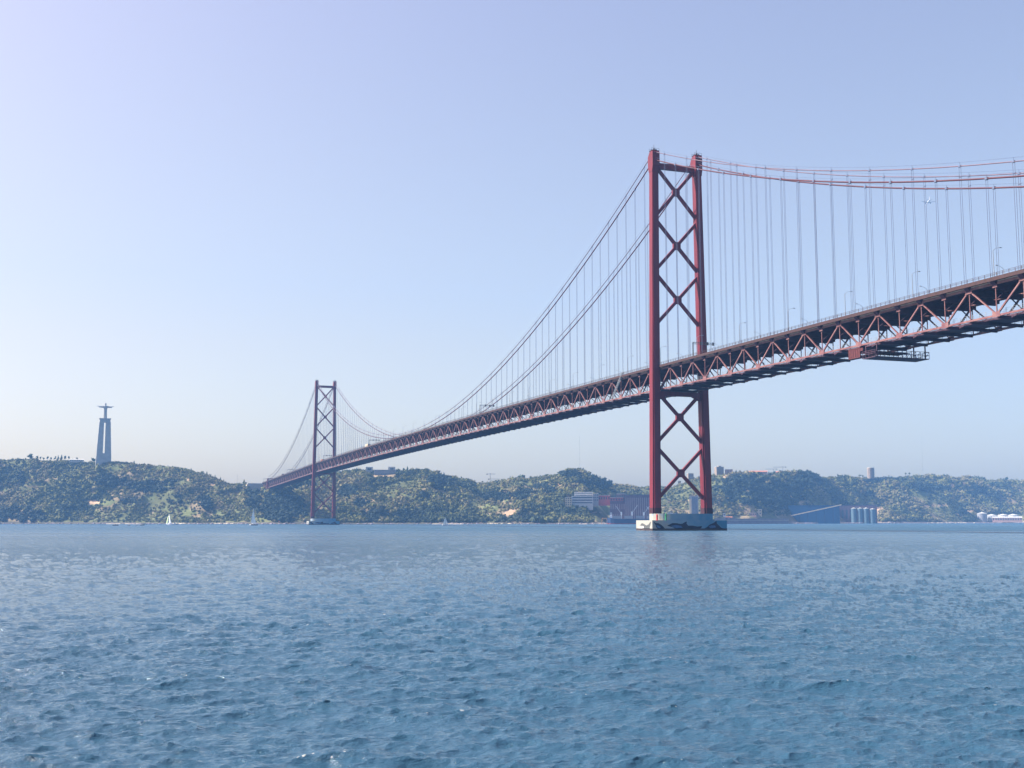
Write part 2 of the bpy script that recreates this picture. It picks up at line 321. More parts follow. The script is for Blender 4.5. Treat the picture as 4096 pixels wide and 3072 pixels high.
# ------------------------------------------------------------------ hills
SH = np.array([(-1800,2350),(0,2180),(400,2060),(1150,1850),(1700,1850),(2300,1850),(2600,1900),(3000,2100),(3300,2450),(3600,2800),(4096,3300),(5800,4200)], float)
RW = np.array([(-1800,330),(0,300),(400,240),(700,260),(1050,270),(1200,330),(1600,300),(1925,420),(2300,380),(2650,600),(2900,420),(3280,380),(3500,520),(4096,600),(5800,700)], float)
SIL = np.array([(-1800,1850),(-900,1840),(-300,1846),(0,1836),(50,1828),(100,1826),(118,1823),(140,1834),(275,1838),(330,1843),(385,1844),(445,1843),(500,1846),(600,1851),(690,1857),(712,1866),(760,1878),(800,1884),(830,1893),(870,1910),(905,1928),(930,1930),(975,1927),(995,1932),(1050,1936),(1130,1925),(1200,1905),(1280,1892),(1378,1884),(1420,1879),(1465,1883),(1550,1882),(1590,1880),(1628,1876),(1700,1877),(1740,1886),(1760,1898),(1790,1906),(1822,1907),(1832,1916),(1875,1919),(1895,1929),(1905,1936),(1925,1937),(1960,1934),(1975,1927),(2010,1925),(2050,1915),(2070,1909),(2085,1905),(2110,1910),(2150,1904),(2200,1897),(2240,1893),(2252,1881),(2275,1877),(2300,1881),(2335,1882),(2350,1894),(2403,1911),(2449,1928),(2494,1934),(2593,1943),(2695,1941),(2737,1927),(2782,1908),(2850,1893),(2905,1888),(2945,1886),(2975,1894),(3000,1889),(3065,1889),(3080,1891),(3100,1889),(3150,1885),(3200,1882),(3250,1886),(3275,1900),(3290,1908),(3305,1905),(3340,1908),(3360,1904),(3395,1907),(3440,1904),(3460,1907),(3485,1911),(3500,1917),(3560,1911),(3600,1905),(3670,1897),(3700,1902),(3760,1897),(3800,1901),(3830,1908),(3880,1907),(3930,1911),(3950,1919),(3990,1919),(4020,1914),(4096,1921),(4500,1930),(5800,1945)], float)
def shore(px): return np.interp(px, SH[:, 0], SH[:, 1])
def ridge(px): return shore(px)+np.interp(px, RW[:, 0], RW[:, 1])
def elev(px, py):
    x, y, z = ray(px, py); return z/np.hypot(x, y)
def ridge_z(px, drop=9.0): return CZ+ridge(px)*elev(px, np.interp(px, SIL[:, 0], SIL[:, 1])+drop)
FLAT = np.array([(2385,0),(2430,85),(3510,90),(3560,25),(3890,30),(3910,70),(4090,70),(4120,0)], float)
def flat(px): return np.interp(px, FLAT[:, 0], FLAT[:, 1])
def terr(px, d):
    D = shore(px)+flat(px); Rg = ridge(px); s = (d-D)/(Rg-D); zr = ridge_z(px); X, Y = ground(px, d)
    sc = np.clip(s, 0, 1)
    n = fbm(X/170, Y/170, 5)-0.5; n2 = 1-2*np.abs(fbm(X/95+31, Y/95+7, 3)-0.5)*2
    g = 0.55*sc**0.75+0.45*(sc*sc*(3-2*sc))
    z = 1.2+(zr-1.2)*g+(n*60+(n2-0.6)*22)*np.sin(np.pi*np.clip(sc, 0, 1))**0.8*np.clip(zr/110, .3, 1)
    z = np.minimum(z, CZ+(zr-CZ)*d/Rg*(0.93+0.065*sc)+3*(sc < 0.15))
    z = np.where(s > 1, zr-np.clip(d-Rg, 0, 900)*0.012-3*np.clip((s-1)*3, 0, 1), z)
    q = (d-shore(px))/5.0
    z = np.where(s < 0, np.clip(q*2.0, -4, 1.8), np.maximum(z, 1.8+2*np.clip(s*20, 0, 1)))
    return z
def hit(px, py):                        # distance at which the slope is seen at that height
    d = np.linspace(shore(px)+2, ridge(px), 300); z = terr(np.full(300, float(px)), d)
    e = (z-CZ)/d; t = elev(px, py); i = np.argmax(e >= t) if (e >= t).any() else 299
    return float(d[i])
# places with their own ground cover; DARK also paints in shaded slopes: (px, py, half width, half height, kind)
GRASS = [(1965,2025,45,22),(2130,2008,50,12),(2025,2000,22,12),(1870,2070,50,9),(1975,2075,30,12),(20,1957,32,12),(150,1935,60,10),(240,1925,22,8),(1610,1980,45,14),(1660,2005,30,12),(750,2050,40,15),(700,2035,60,12),(600,1990,25,14),(1060,2070,30,14),(3400,1960,40,10),(3600,1935,60,8),(3700,1975,70,20),(3680,2050,30,12),(2860,1985,25,10),(430,1870,70,12),(650,1870,60,10),(3560,1938,80,4),(420,2010,50,16),(880,2050,40,12)]
SOIL = [(2040,2050,22,20),(2118,2060,5,12),(2165,1948,8,10),(2235,1935,18,14),(370,1965,20,14),(375,2005,28,14),(310,1950,25,6),(755,1915,8,10),(1355,1960,8,18),(1460,2055,20,6),(1430,1990,8,6),(3205,2010,12,13),(3165,1990,12,16),(3810,1942,10,18),(3855,1932,8,12),(3640,2018,8,5),(3750,2022,70,4),(3880,2045,30,5),(3540,2085,90,5),(2310,2050,110,4),(1100,1960,12,5),(1240,1950,12,5),(850,1935,20,8),(2900,1905,12,5),(3420,1910,40,4),(3840,1962,60,3),(3000,2045,40,5),(2060,2040,12,8),(940,2000,10,6),(3520,2040,30,12),(1510,1905,60,3)]
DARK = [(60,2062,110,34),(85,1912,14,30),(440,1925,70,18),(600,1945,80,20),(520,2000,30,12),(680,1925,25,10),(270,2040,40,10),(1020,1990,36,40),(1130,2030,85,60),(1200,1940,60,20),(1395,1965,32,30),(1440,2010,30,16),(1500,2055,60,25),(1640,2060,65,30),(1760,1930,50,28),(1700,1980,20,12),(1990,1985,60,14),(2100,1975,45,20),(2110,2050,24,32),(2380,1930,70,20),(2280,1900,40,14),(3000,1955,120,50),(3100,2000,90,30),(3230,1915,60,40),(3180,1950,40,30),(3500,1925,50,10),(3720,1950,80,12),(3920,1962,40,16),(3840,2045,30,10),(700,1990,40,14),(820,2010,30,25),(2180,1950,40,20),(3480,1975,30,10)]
def inset(px, py, L, k=1.0):
    m = np.zeros(np.shape(px), bool); wob = (fbm(px/7.0, py/5.0, 4)-0.5)*2.6
    for a, b, c, d in L: m |= ((px-a)/(c*k))**2+((py-b)/(d*k))**2+wob < 1
    return m
def build_hills():
    pxs = np.arange(-1500, 4801, 5.0); ss = np.r_[np.linspace(-0.04, 0, 3)[:-1], np.linspace(0, 1, 110), 1+np.linspace(0, 1, 10)[1:]**1.5*0.9]
    PX, S = np.meshgrid(pxs, ss, indexing='ij'); D = shore(PX)+S*(ridge(PX)-shore(PX)); Z = terr(PX, D)
    X, Y = ground(PX, D); U, Vv = project(X, Y, Z)
    n = fbm(X/60+5, Y/60+9, 4); base = np.stack([0.092+0*n, 0.100+0*n, 0.042+0*n], -1)
    base[n > 0.50] = (0.115, 0.12, 0.05); base[n > 0.58] = (0.20, 0.155, 0.09)
    vis = S <= 1.02
    g = inset(U, Vv, GRASS, .85) & vis; so = inset(U, Vv, SOIL, .9) & vis
    base[g] = (0.115, 0.13, 0.05); base[so] = (0.42, 0.29, 0.18)
    base[(S > -.1) & (S < 0.012)] = (0.08, 0.075, 0.06); base[(flat(PX) > 5) & (D < shore(PX)+flat(PX)+6)] = (0.20, 0.17, 0.16)
    m, k = PX.shape; V = np.stack([X, Y, Z], -1).reshape(-1, 3)
    i = np.arange(m-1)[:, None]*k; j = np.arange(k-1)[None, :]
    Fq = np.stack([i+j, i+k+j, i+k+j+1, i+j+1], -1).reshape(-1, 4)
    o = np_mesh('hills', V, Fq, 'ground', base.reshape(-1, 3), True); tag(o, kind='structure')
build_hills()

# foliage: icosahedron core with leaf clumps standing out of it
_p = (1+5**.5)/2
ICO = np.array([(-1,_p,0),(1,_p,0),(-1,-_p,0),(1,-_p,0),(0,-1,_p),(0,1,_p),(0,-1,-_p),(0,1,-_p),(_p,0,-1),(_p,0,1),(-_p,0,-1),(-_p,0,1)])/math.hypot(1, _p)
ICF = np.array([(0,11,5),(0,5,1),(0,1,7),(0,7,10),(0,10,11),(1,5,9),(5,11,4),(11,10,2),(10,7,6),(7,1,8),(3,9,4),(3,4,2),(3,2,6),(3,6,8),(3,8,9),(4,9,5),(2,4,11),(6,2,10),(8,6,7),(9,8,1)])
def foliage(P, size, tintc, nl, seed, leaf=0.28):
    """P (n,3) crown centres, size (n,3) radii, tintc (n,3)"""
    r = np.random.default_rng(seed); n = len(P)
    V = ICO[None]*(0.62+0.36*r.random((n, 12, 1))); V = V*size[:, None]+P[:, None]
    Fc = (ICF[None]+12*np.arange(n)[:, None, None]).reshape(-1, 3)
    d = r.normal(size=(n, nl, 3)); d[..., 2] = np.abs(d[..., 2])*0.9-0.25; d /= np.linalg.norm(d, axis=-1, keepdims=True)
    c = d*(0.72+0.38*r.random((n, nl, 1))); c = c*size[:, None]+P[:, None]
    a = r.normal(size=(n, nl, 3)); a /= np.linalg.norm(a, axis=-1, keepdims=True); b = np.cross(a, d+0.3*r.normal(size=d.shape)); b /= np.linalg.norm(b, axis=-1, keepdims=True)+1e-9
    ls = (leaf*(0.6+0.8*r.random((n, nl, 1))))*size.mean(1)[:, None, None]
    L = np.stack([c+a*ls, c+b*ls, c-a*ls*0.9-b*ls*0.4], 2).reshape(n, -1, 3)
    Fl = (12*n+np.arange(n*nl*3)).reshape(-1, 3)
    Vt = np.r_[V.reshape(-1, 3), L.reshape(-1, 3)]
    T = np.r_[np.repeat(tintc, 12, 0)*(0.8+0.3*r.random((n*12, 1))), np.repeat(tintc, nl*3, 0)*np.repeat(0.85+0.32*r.random((n*nl, 1)), 3, 0)]
    return Vt, np.r_[Fc, Fl], T
def build_woods():
    N = 84000; px = rng.uniform(-700, 4900, N); s = rng.uniform(0.01, 1.0, N)**0.95
    s[:3000] = 1+rng.random(3000)*0.12
    d = shore(px)+s*(ridge(px)-shore(px)); z = terr(px, d); X, Y = ground(px, d); U, Vv = project(X, Y, z+3)
    g = inset(U, Vv, GRASS, .85); so = inset(U, Vv, SOIL, .9); cover = fbm(X/48, Y/48, 4)
    keep = ~((g & (rng.random(N) < 0.62)) | (so & (rng.random(N) < 0.9)))
    keep &= ((cover > 0.40) | (rng.random(N) < 0.45))
    smooth_ridge = (px > 450) & (px < 700) & (s > 0.9); keep &= ~(smooth_ridge & (rng.random(N) < 0.6))
    keep &= d > shore(px)+flat(px)+4
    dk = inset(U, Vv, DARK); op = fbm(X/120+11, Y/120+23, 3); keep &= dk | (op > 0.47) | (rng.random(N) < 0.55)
    for a, b, t0, t1 in CLEAR: keep &= ~((U > a) & (U < b) & (Vv > t0) & (Vv < t1))
    X, Y, z, px, s, cover, d, dk, op = [q[keep] for q in (X, Y, z, px, s, cover, d, dk, op)]; n = len(X)
    sz = (1.7+3.0*rng.random(n)**2)*(0.8+0.9*(fbm(X/80, Y/80, 2)-0.2))*(d/2100)**0.55
    sz[(op < .47) & ~dk] *= 0.62
    low = (px > 0) & (px < 700) & (s > 0.85); sz[low] *= 0.55
    size = np.stack([sz*rng.uniform(0.9, 1.5, n), sz*rng.uniform(0.9, 1.5, n), sz*rng.uniform(0.75, 1.25, n)], -1)
    kind = fbm(X/110+40, Y/110+3, 4)+0.25*(rng.random(n)-0.5)
    c = np.empty((n, 3)); c[:] = (0.110, 0.112, 0.034); c[kind > 0.52] = (0.140, 0.140, 0.044); c[kind > 0.6] = (0.16, 0.14, 0.065); c[kind < 0.45] = (0.046, 0.060, 0.030)
    c[dk] = (0.020, 0.034, 0.028)  # dense dark trees, with the shade of those slopes put into the tint
    c *= rng.uniform(0.82, 1.2, (n, 1))
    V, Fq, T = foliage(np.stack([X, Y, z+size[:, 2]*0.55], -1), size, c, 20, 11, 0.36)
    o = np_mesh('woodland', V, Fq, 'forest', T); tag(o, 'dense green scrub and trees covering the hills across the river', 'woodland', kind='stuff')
CLEAR = [(2255,2380,1985,2016),(2370,2600,1985,2096),(3160,3510,2022,2096),(3905,4085,2050,2096),(1495,1585,1885,1906),(994,1052,1938,1966),(2750,2800,1990,2096),(2870,3160,2058,2096)]
build_woods()

# ------------------------------------------------------------------ the bridge
P_ = 23.02; SP = 1012.9; Y0 = -483.4; Y1 = 1580.0; TX = 10.45; CBX = 11.85
def zb(y):
    if y < 0: return 69.2+0.00838*y-5e-6*y*y
    if y <= SP: return 69.2+2.2*(1-((y-SP/2)/(SP/2))**2)
    return 69.2-0.0148*(y-SP)
TH = 9.95
def zt(y): return zb(y)+TH
def cab_low(y):
    if y < 0: return 186+0.4199*y+0.00039*y*y
    if y <= SP: return 82+0.000406*(y-SP/2)**2
    s = y-SP; return 186-0.4199*s+0.00039*s*s
def cab_up(y):
    if y < 0: return 190.2+0.4205*y+0.0004*y*y
    if y <= SP: return 85.2+0.0004095*(y-SP/2)**2
    s = y-SP; return 190.2-0.4205*s+0.0004*s*s
bridge = empty('suspension_bridge', (0, 0, 0))
tag(bridge, 'long red suspension bridge with two lattice braced towers crossing the river', 'bridge')
half = P_/2
nodes = [k*half for k in range(int(round(Y0/half)), int(Y1/half)+1)]
camd = lambda y: math.hypot(CX, y-CY)
def split(items, name, mat, parent, keyf, limit=100):            # biggest in the picture as parts, the rest as one part
    items.sort(key=keyf)
    for it in items[:limit]: MB().add(*it[0]).build(name, mat, parent)
    if items[limit:]:
        m = MB()
        for it in items[limit:]: m.add(*it[0])
        m.build(name, mat, parent)['kind'] = 'stuff'
def inview(y): return y > -262
for sx in (-1, 1):
    x = sx*TX
    ch = MB(); tc_ = MB()
    for a, b in zip(nodes[:-1], nodes[1:]):
        tc_.bar((x, a, zt(a)), (x, b, zt(b)), 0.75, 0.75, caps=False); ch.bar((x, a, zb(a)), (x, b, zb(b)), 0.6, 0.62, caps=False)
    tr = ch.build('stiffening_truss', 'truss', bridge)
    tc_.build('top_chord', 'truss', tr)
    if sx < 0: tr['label'] = 'sunlit truss on the near side'
    else: tr['label'] = 'far side truss seen through the near one'
    dg, vt = [], []
    for i, (a, b) in enumerate(zip(nodes[:-1], nodes[1:])):
        k = int(round(a/half)); lo, hi = (a, b) if k % 2 == 0 else (b, a)
        m = MB(); p0 = np.array((x, lo, zb(lo)+.3)); p1 = np.array((x, hi, zt(hi)-.3)); m.bar(p0, p1, 0.5 if k % 2 else 0.36, 0.5, up=(1, 0, 0))
        mid = (a+b)/2; dg.append(((m.v, m.f), 0 if inview(mid) else 1, camd(mid)))
        m = MB(); m.bar((x, a, zb(a)+.4), (x, a, zt(a)-.4), 0.28); vt.append(((m.v, m.f), 0 if inview(a) else 1, camd(a)))
    split(dg, 'diagonal', 'truss', tr, lambda t: (t[1], t[2])); split(vt, 'post', 'truss', tr, lambda t: (t[1], t[2]))
    g = MB(); br = MB()
    for a in nodes:                                              # gusset plates and the brackets that carry the hangers
        k = int(round(a/half)); wg = 1.5 if k % 2 else 1.0
        g.box(x+sx*0.38-.03, x+sx*0.38+.03, a-wg, a+wg, zt(a)-1.3, zt(a)+0.45)
        if k % 2 == 0: g.box(x+sx*0.38-.03, x+sx*0.38+.03, a-1.6, a+1.6, zb(a)-0.5, zb(a)+1.2)
        xo = sx*12.0
        br.add([(x, a-.9, zt(a)-1.1), (x, a+.9, zt(a)-1.1), (xo, a+.9, zt(a)+.55), (xo, a-.9, zt(a)+.55), (x, a-.9, zt(a)+.9), (x, a+.9, zt(a)+.9), (xo, a+.9, zt(a)+.95), (xo, a-.9, zt(a)+.95)],
               [(0,1,2,3),(4,7,6,5),(0,4,5,1),(1,5,6,2),(2,6,7,3),(3,7,4,0)] if sx > 0 else [(0,3,2,1),(4,5,6,7),(0,1,5,4),(1,2,6,5),(2,3,7,6),(3,0,4,7)])
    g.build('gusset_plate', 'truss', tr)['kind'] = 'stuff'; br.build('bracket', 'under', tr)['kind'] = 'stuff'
# decks
def strip(mb, x0, x1, f0, f1, step=half):
    for a, b in zip(nodes[:-1], nodes[1:]):
        mb.add([(x0,a,f0(a)),(x1,a,f0(a)),(x1,b,f0(b)),(x0,b,f0(b)),(x0,a,f1(a)),(x1,a,f1(a)),(x1,b,f1(b)),(x0,b,f1(b))],
               [(0,3,2,1),(4,5,6,7),(0,1,5,4),(1,2,6,5),(2,3,7,6),(3,0,4,7)])
m = MB(); strip(m, -8.8, 8.8, lambda y: zt(y)+1.0, lambda y: zt(y)+1.45)
deck = m.build('road_deck', 'asphalt', bridge)
for sx in (-1, 1):
    m = MB(); xs = sorted((sx*9.6, sx*12.05)); strip(m, xs[0], xs[1], lambda y: zt(y)+1.0, lambda y: zt(y)+1.5)
    m.build('walkway', 'deckside', deck)
    m = MB(); xs = sorted((sx*12.06, sx*12.3)); strip(m, xs[0], xs[1], lambda y: zt(y)+0.55, lambda y: zt(y)+1.75)
    m.build('fascia', 'deckside', deck)
    m = MB(); xr = sx*12.18
    for a, b in zip(nodes[:-1], nodes[1:]):
        for h in (0.55, 0.85, 1.2): m.bar((xr, a, zt(a)+1.75+h), (xr, b, zt(b)+1.75+h), 0.07, 0.07, caps=False)
    y = nodes[0]
    while y < nodes[-1]: m.box(xr-.05, xr+.05, y-.06, y+.06, zt(y)+1.75, zt(y)+2.95); y += P_/9
    m.build('railing', 'deckside', deck)
m = MB()
for xx in (-7.2, -4.8, -2.4, 0, 2.4, 4.8, 7.2):
    for a, b in zip(nodes[:-1], nodes[1:]): m.bar((xx, a, zt(a)+.55), (xx, b, zt(b)+.55), 0.3, 0.9, caps=False)
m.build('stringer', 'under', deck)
fb = []
for a in nodes:
    m = MB(); m.box(-10.0, 10.0, a-.25, a+.25, zt(a)-1.9, zt(a)+.09); m.bar((-10.1, a, zb(a)+5.2), (-6.2, a, zt(a)-1.8), .3); m.bar((10.1, a, zb(a)+5.2), (6.2, a, zt(a)-1.8), .3)
    fb.append(((m.v, m.f), 0 if inview(a) else 1, camd(a)))
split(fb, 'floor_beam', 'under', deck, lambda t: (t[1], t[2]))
m = MB(); strip(m, -5.0, 5.0, lambda y: zb(y)+0.15, lambda y: zb(y)+0.75)
rail = m.build('rail_deck', 'under', bridge)
m = MB()
for a in nodes: m.box(-10.05, 10.05, a-.3, a+.3, zb(a)-.9, zb(a)+.13)
for i, (a, b) in enumerate(zip(nodes[:-1], nodes[1:])):
    for s1 in (-1, 1):
        m.bar((s1*10.0, a, zb(a)-.3), (s1*5.2, b if i % 2 else b, zb(b)-.3), 0.3, .3) if i % 2 else m.bar((s1*5.2, a, zb(a)-.3), (s1*10.0, b, zb(b)-.3), 0.3, .3)
m.build('cross_beam', 'under', rail)
m = MB()
for xx in (-3.9, -2.2, 2.2, 3.9):
    for a, b in zip(nodes[:-1], nodes[1:]): m.bar((xx, a, zb(a)+.9), (xx, b, zb(b)+.9), 0.12, 0.25, caps=False)
m.build('rail', 'darksteel', rail)
for s1 in (-1, 1):
    m = MB(); xr = s1*9.6
    for a, b in zip(nodes[:-1], nodes[1:]):
        for h in (0.6, 1.1, 1.7): m.bar((xr, a, zb(a)+.3+h), (xr, b, zb(b)+.3+h), 0.06, 0.06, caps=False)
        for q in range(4): yy = a+q*half/4; m.box(xr-.05, xr+.05, yy-.05, yy+.05, zb(yy)+.1, zb(yy)+2.0)
    m.build('guard_fence', 'steel', rail)
# cables
ys = [Y0+i*(-Y0)/28 for i in range(29)]+[SP*i/60 for i in range(1, 61)]+[SP+i*(1496.3-SP)/28 for i in range(1, 29)]
for sx in (-1, 1):
    for nm, fn, r, mt in (('main_cable', cab_low, 0.30, 'cable_red'), ('upper_cable', cab_up, 0.19, 'cable_grey')):
        x = sx*CBX
        c = MB().tube([(x, y, fn(y)) for y in ys], r, 8).build(nm, mt, bridge, smooth=True)
        hr = MB()
        for dx in (-.45, .45): hr.tube([(x+dx, y, fn(y)+1.25) for y in ys], 0.022, 4)
        hr.build('hand_rope', 'rope', c)
hang = []
for sx in (-1, 1):
    for fn, off, up in ((cab_low, 0.0, False), (cab_up, half, True)):
        k0 = int(-483/P_)
        for k in range(k0, 66):
            y = k*P_+off
            if y > 1490 or y < -475 or abs(y) < 5 or abs(y-SP) < 5: continue
            top = fn(y); bot = zt(y)+1.0
            if top-bot < 1.0: continue
            m = MB(); x = sx*CBX; rr = 0.2 if up else 0.32
            for dy in (-0.42, 0.42): m.bar((x, y+dy, bot), (x, y+dy, top), 0.09, 0.09)
            m.box(x-rr-.05, x+rr+.05, y-.5, y+.5, top-rr-.08, top+rr+.08)
            m.box(x-.04, x+.04, y-.04, y+.04, top, top+1.35)
            if up and top-bot > 8: m.box(x-.12, x+.12, y-.62, y+.62, top-3.7, top-3.45)
            m.box(x-.2, x+.2, y-.65, y+.65, bot-.4, bot+.7)
            hang.append(((m.v, m.f), 0 if inview(y) else 1, camd(y)))
split(hang, 'hanger', 'rope', bridge, lambda t: (t[1], t[2]))
# towers
def leg_plan(z):
    t = (z-8.1)/(182-8.1); a = 2.2*(1-t)+1.75*t; b = 2.6*(1-t)+1.85*t; c = 0.72*(1-t)+0.16*t
    return 14.05*(1-t)+12.1*t, [(-a, -b+c), (-a+c, -b+c), (-a+c, -b), (a-c, -b), (a-c, -b+c), (a, -b+c), (a, b-c), (a-c, b-c), (a-c, b), (-a+c, b), (-a+c, b-c), (-a, b-c)]
def legx(z): return leg_plan(z)[0]
def make_tower(ty, n_label):
    root = None; zs = [8.1, 40, 75, 110, 145, 182]
    # the body of the part is the bracing at deck and top; legs etc. hang on it
    m = MB()
    m.box(-10.6, 10.6, ty-1.0, ty+1.0, 181.4, 184.3)
    tw = m.build('tower', 'red', bridge); tw['label'] = n_label
    m = MB()
    m.add([(-12, ty-1.2, 63.6), (-7, ty-1.2, 66.0), (7, ty-1.2, 66.0), (12, ty-1.2, 63.6), (12, ty-1.2, 68.1), (-12, ty-1.2, 68.1), (-12, ty+1.2, 63.6), (-7, ty+1.2, 66.0), (7, ty+1.2, 66.0), (12, ty+1.2, 63.6), (12, ty+1.2, 68.1), (-12, ty+1.2, 68.1)],
          [(0,1,2,3,4,5), (11,10,9,8,7,6), (0,6,7,1), (1,7,8,2), (2,8,9,3), (3,9,10,4), (4,10,11,5), (5,11,6,0)])
    m.build('deck_strut', 'red', tw)
    for s1 in (-1, 1):
        rings = []
        for z in zs[1:-1]+[182]:
            pass
        def ring(z): cx, pl = leg_plan(z); return [(s1*cx+p[0], ty+p[1], z) for p in pl]
        MB().loft([ring(z) for z in [10.6]+zs[1:]]).build('leg', 'red', tw)
        MB().loft([[(s1*leg_plan(z)[0]+p[0]*1.06, ty+p[1]*1.06, z) for p in leg_plan(z)[1]] for z in (8.1, 10.9)]).build('leg_base', 'red_dark', tw)
        cx = s1*12.05
        prof = [(-2.75, 182.6), (-1.9, 179.6), (1.9, 179.6), (2.75, 182.6), (2.75, 187.6), (1.0, 189.9), (-2.0, 190.2), (-2.75, 189.4)]
        h = MB().loft([[(cx+xx, ty+p[0], p[1]) for p in (prof if 1 else 0)] for xx in (-1.95, 1.95)])
        hs = h.build('saddle_housing', 'red', tw)
        q = MB()
        q.box(cx-2.15, cx+2.15, ty-2.1, ty+0.9, 190.2, 190.4)
        for a, b in ((-2.05, -2.0), (2.05, -2.0), (2.05, .8), (-2.05, .8), (0, -2.0), (0, .8)): q.box(cx+a-.05, cx+a+.05, ty+b-.05, ty+b+.05, 190.4, 191.5)
        q.box(cx-2.1, cx+2.1, ty-2.04, ty-1.97, 191.4, 191.5); q.box(cx-2.1, cx+2.1, ty+.77, ty+.84, 191.4, 191.5)
        q.box(cx-.35, cx+.35, ty-.7, ty+.0, 190.4, 191.7); q.box(cx-.06, cx+.06, ty-.4, ty-.28, 191.7, 193.6); q.box(cx+.5, cx+1.2, ty-1.2, ty-.6, 190.4, 191.2)
        q.build('service_platform', 'deckside', hs)
    for z0_, z1_ in ((156.0, 183.8), (128.3, 156.0), (100.6, 128.3), (41.6, 69.2), (13.9, 41.6)):
        xi0 = legx(z0_)-1.2; xi1 = legx(z1_)-1.2; hi = z1_-1.2*1.1; lo = z0_+1.2*1.1
        zc = lo+(hi-lo)*xi0/(xi0+xi1)
        for s1 in (-1, 1):
            b = MB().bar((s1*xi0, ty, lo), (-s1*xi1, ty, hi), 1.25, 1.55, up=(0, 1, 0)) if False else MB().bar((s1*xi0, ty+0.02*s1, lo), (-s1*xi1, ty+0.02*s1, hi), 1.5, 1.3-0.04*s1, up=(0, 1, 0))
            b.build('brace', 'red', tw)
        pl = [(-2.3, 1.25), (-1.25, 2.3), (1.25, 2.3), (2.3, 1.25), (2.3, -1.25), (1.25, -2.3), (-1.25, -2.3), (-2.3, -1.25)]
        pl = [(a*.85, b*.85) for a, b in pl]
        MB().loft([[(a, ty+yy, zc+b) for a, b in pl] for yy in (-.72, .72)]).build('gusset', 'red', tw)
    return tw
make_tower(0.0, 'near tower'); make_tower(SP, 'far tower')
def make_pier(ty, near):
    m = MB().box(-20.2, 20.2, ty-9, ty+9, -6, 1.0)
    pr = m.build('pier', 'wetband', bridge)
    base = MB().box(-20.15, 20.15, ty-8.95, ty+8.95, 1.0, 4.9).build('pier_wall', 'mural_and_light_wall', pr)
    pts = []
    for cxx, a0 in ((9.5, -90), (-9.5, 90)):
        for i in range(13):
            t = R_(a0+180*i/12); pts.append((cxx+7.0*math.cos(t), 6.9*math.sin(t)))
    MB().loft([[(a, ty+b, z) for a, b in pts] for z in (4.9, 8.1)]).build('pier_cap', 'mural_and_light_wall', pr)
    def poly(pl, face, mat, e):                                  # a painted figure: thin prism on the wall
        if face == 'N': rings = [[(a, ty-8.95-q, b) for a, b in pl] for q in (0.0, e)]
        else: rings = [[(-20.15-q, ty-a, b) for a, b in pl] for q in (0.0, e)]
        MB().loft(rings).build('mural', mat, pr)
    U = lambda u: -20.1+(u-540)/(2010-540)*40.2                  # from the mural's own layout to metres
    W = lambda v: 4.9-(v-310)/(505-310)*4.9
    P1 = [(565,335),(600,360),(660,365),(710,395),(750,430),(785,475),(700,480),(650,478),(610,440),(600,400),(580,370)]
    P2 = [(825,410),(880,385),(930,362),(1010,365),(1080,378),(1120,375),(1165,350),(1210,330),(1205,370),(1235,410),(1330,412),(1420,430),(1510,420),(1495,462),(1300,478),(1150,478),(1000,478),(930,440),(880,428),(850,420)]
    P3 = [(1540,478),(1610,440),(1660,395),(1710,375),(1760,350),(1800,320),(1810,375),(1850,410),(1890,450),(1950,470),(1950,480)]
    for p in (P1, P2, P3): poly([(U(a), W(b)) for a, b in p], 'N', 'mural_dark', 0.05)
    for p in ([(610,400),(650,410),(700,440),(680,460),(640,450)], [(900,415),(990,400),(1090,415),(1130,450),(1000,462),(940,440)], [(1640,430),(1700,405),(1770,410),(1790,445),(1680,462)]):
        poly([(U(a), W(b)) for a, b in p], 'N', 'mural_mid', 0.09)
    E_ = lambda u: 9-(u-225)/(540-225)*18
    poly([(-E_(a), W(b)) for a, b in [(300,412),(340,362),(375,375),(425,410),(470,385),(500,345),(515,335),(500,400),(488,440),(495,478),(380,478),(350,430),(320,408)][::-1]], 'E', 'mural_grey', 0.05)
    poly([(-E_(a), W(b)) for a, b in [(275,425),(310,430),(345,460),(350,478),(300,478),(275,465)][::-1]], 'E', 'mural_white', 0.05)
    poly([(-E_(a), W(b)) for a, b in [(345,415),(372,425),(382,452),(365,458),(350,436)][::-1]], 'E', 'mural_white', 0.09)
    return pr
make_pier(0.0, True); make_pier(SP, False)
# cable bent frame at the far end and the concrete anchorage
m = MB(); yb = 1500.0
for s1 in (-1, 1): m.box(s1*11.85-1.1, s1*11.85+1.1, yb-1.4, yb+1.4, zb(yb)-1, zt(yb)+6)
m.box(-11.85, 11.85, yb-.7, yb+.7, zt(yb)+4.6, zt(yb)+6.1); m.build('portal_frame', 'red', bridge)

def beacon(name, x, y, z, h, mat, label):
    t = empty(name, (x, y, z)); tag(t, label, 'beacon')
    MB().lathe([(.55, 0), (.55, .15), (.4, .2), (.4, h-.9), (.6, h-.85), (.6, h-.75)], n=12).build('post', mat, t)
    MB().lathe([(.35, h-.75), (.35, h-.25), (.1, h)], n=12).build('lantern', mat, t)
beacon('navigation_beacon', -16.9, -7.6, 4.9, 3.0, 'beacon_red', 'red navigation beacon standing on the left end of the near pier')
beacon('navigation_beacon', -12.6, -8.3, 4.9, 3.2, 'beacon_green', 'green navigation beacon on the ledge of the near pier')
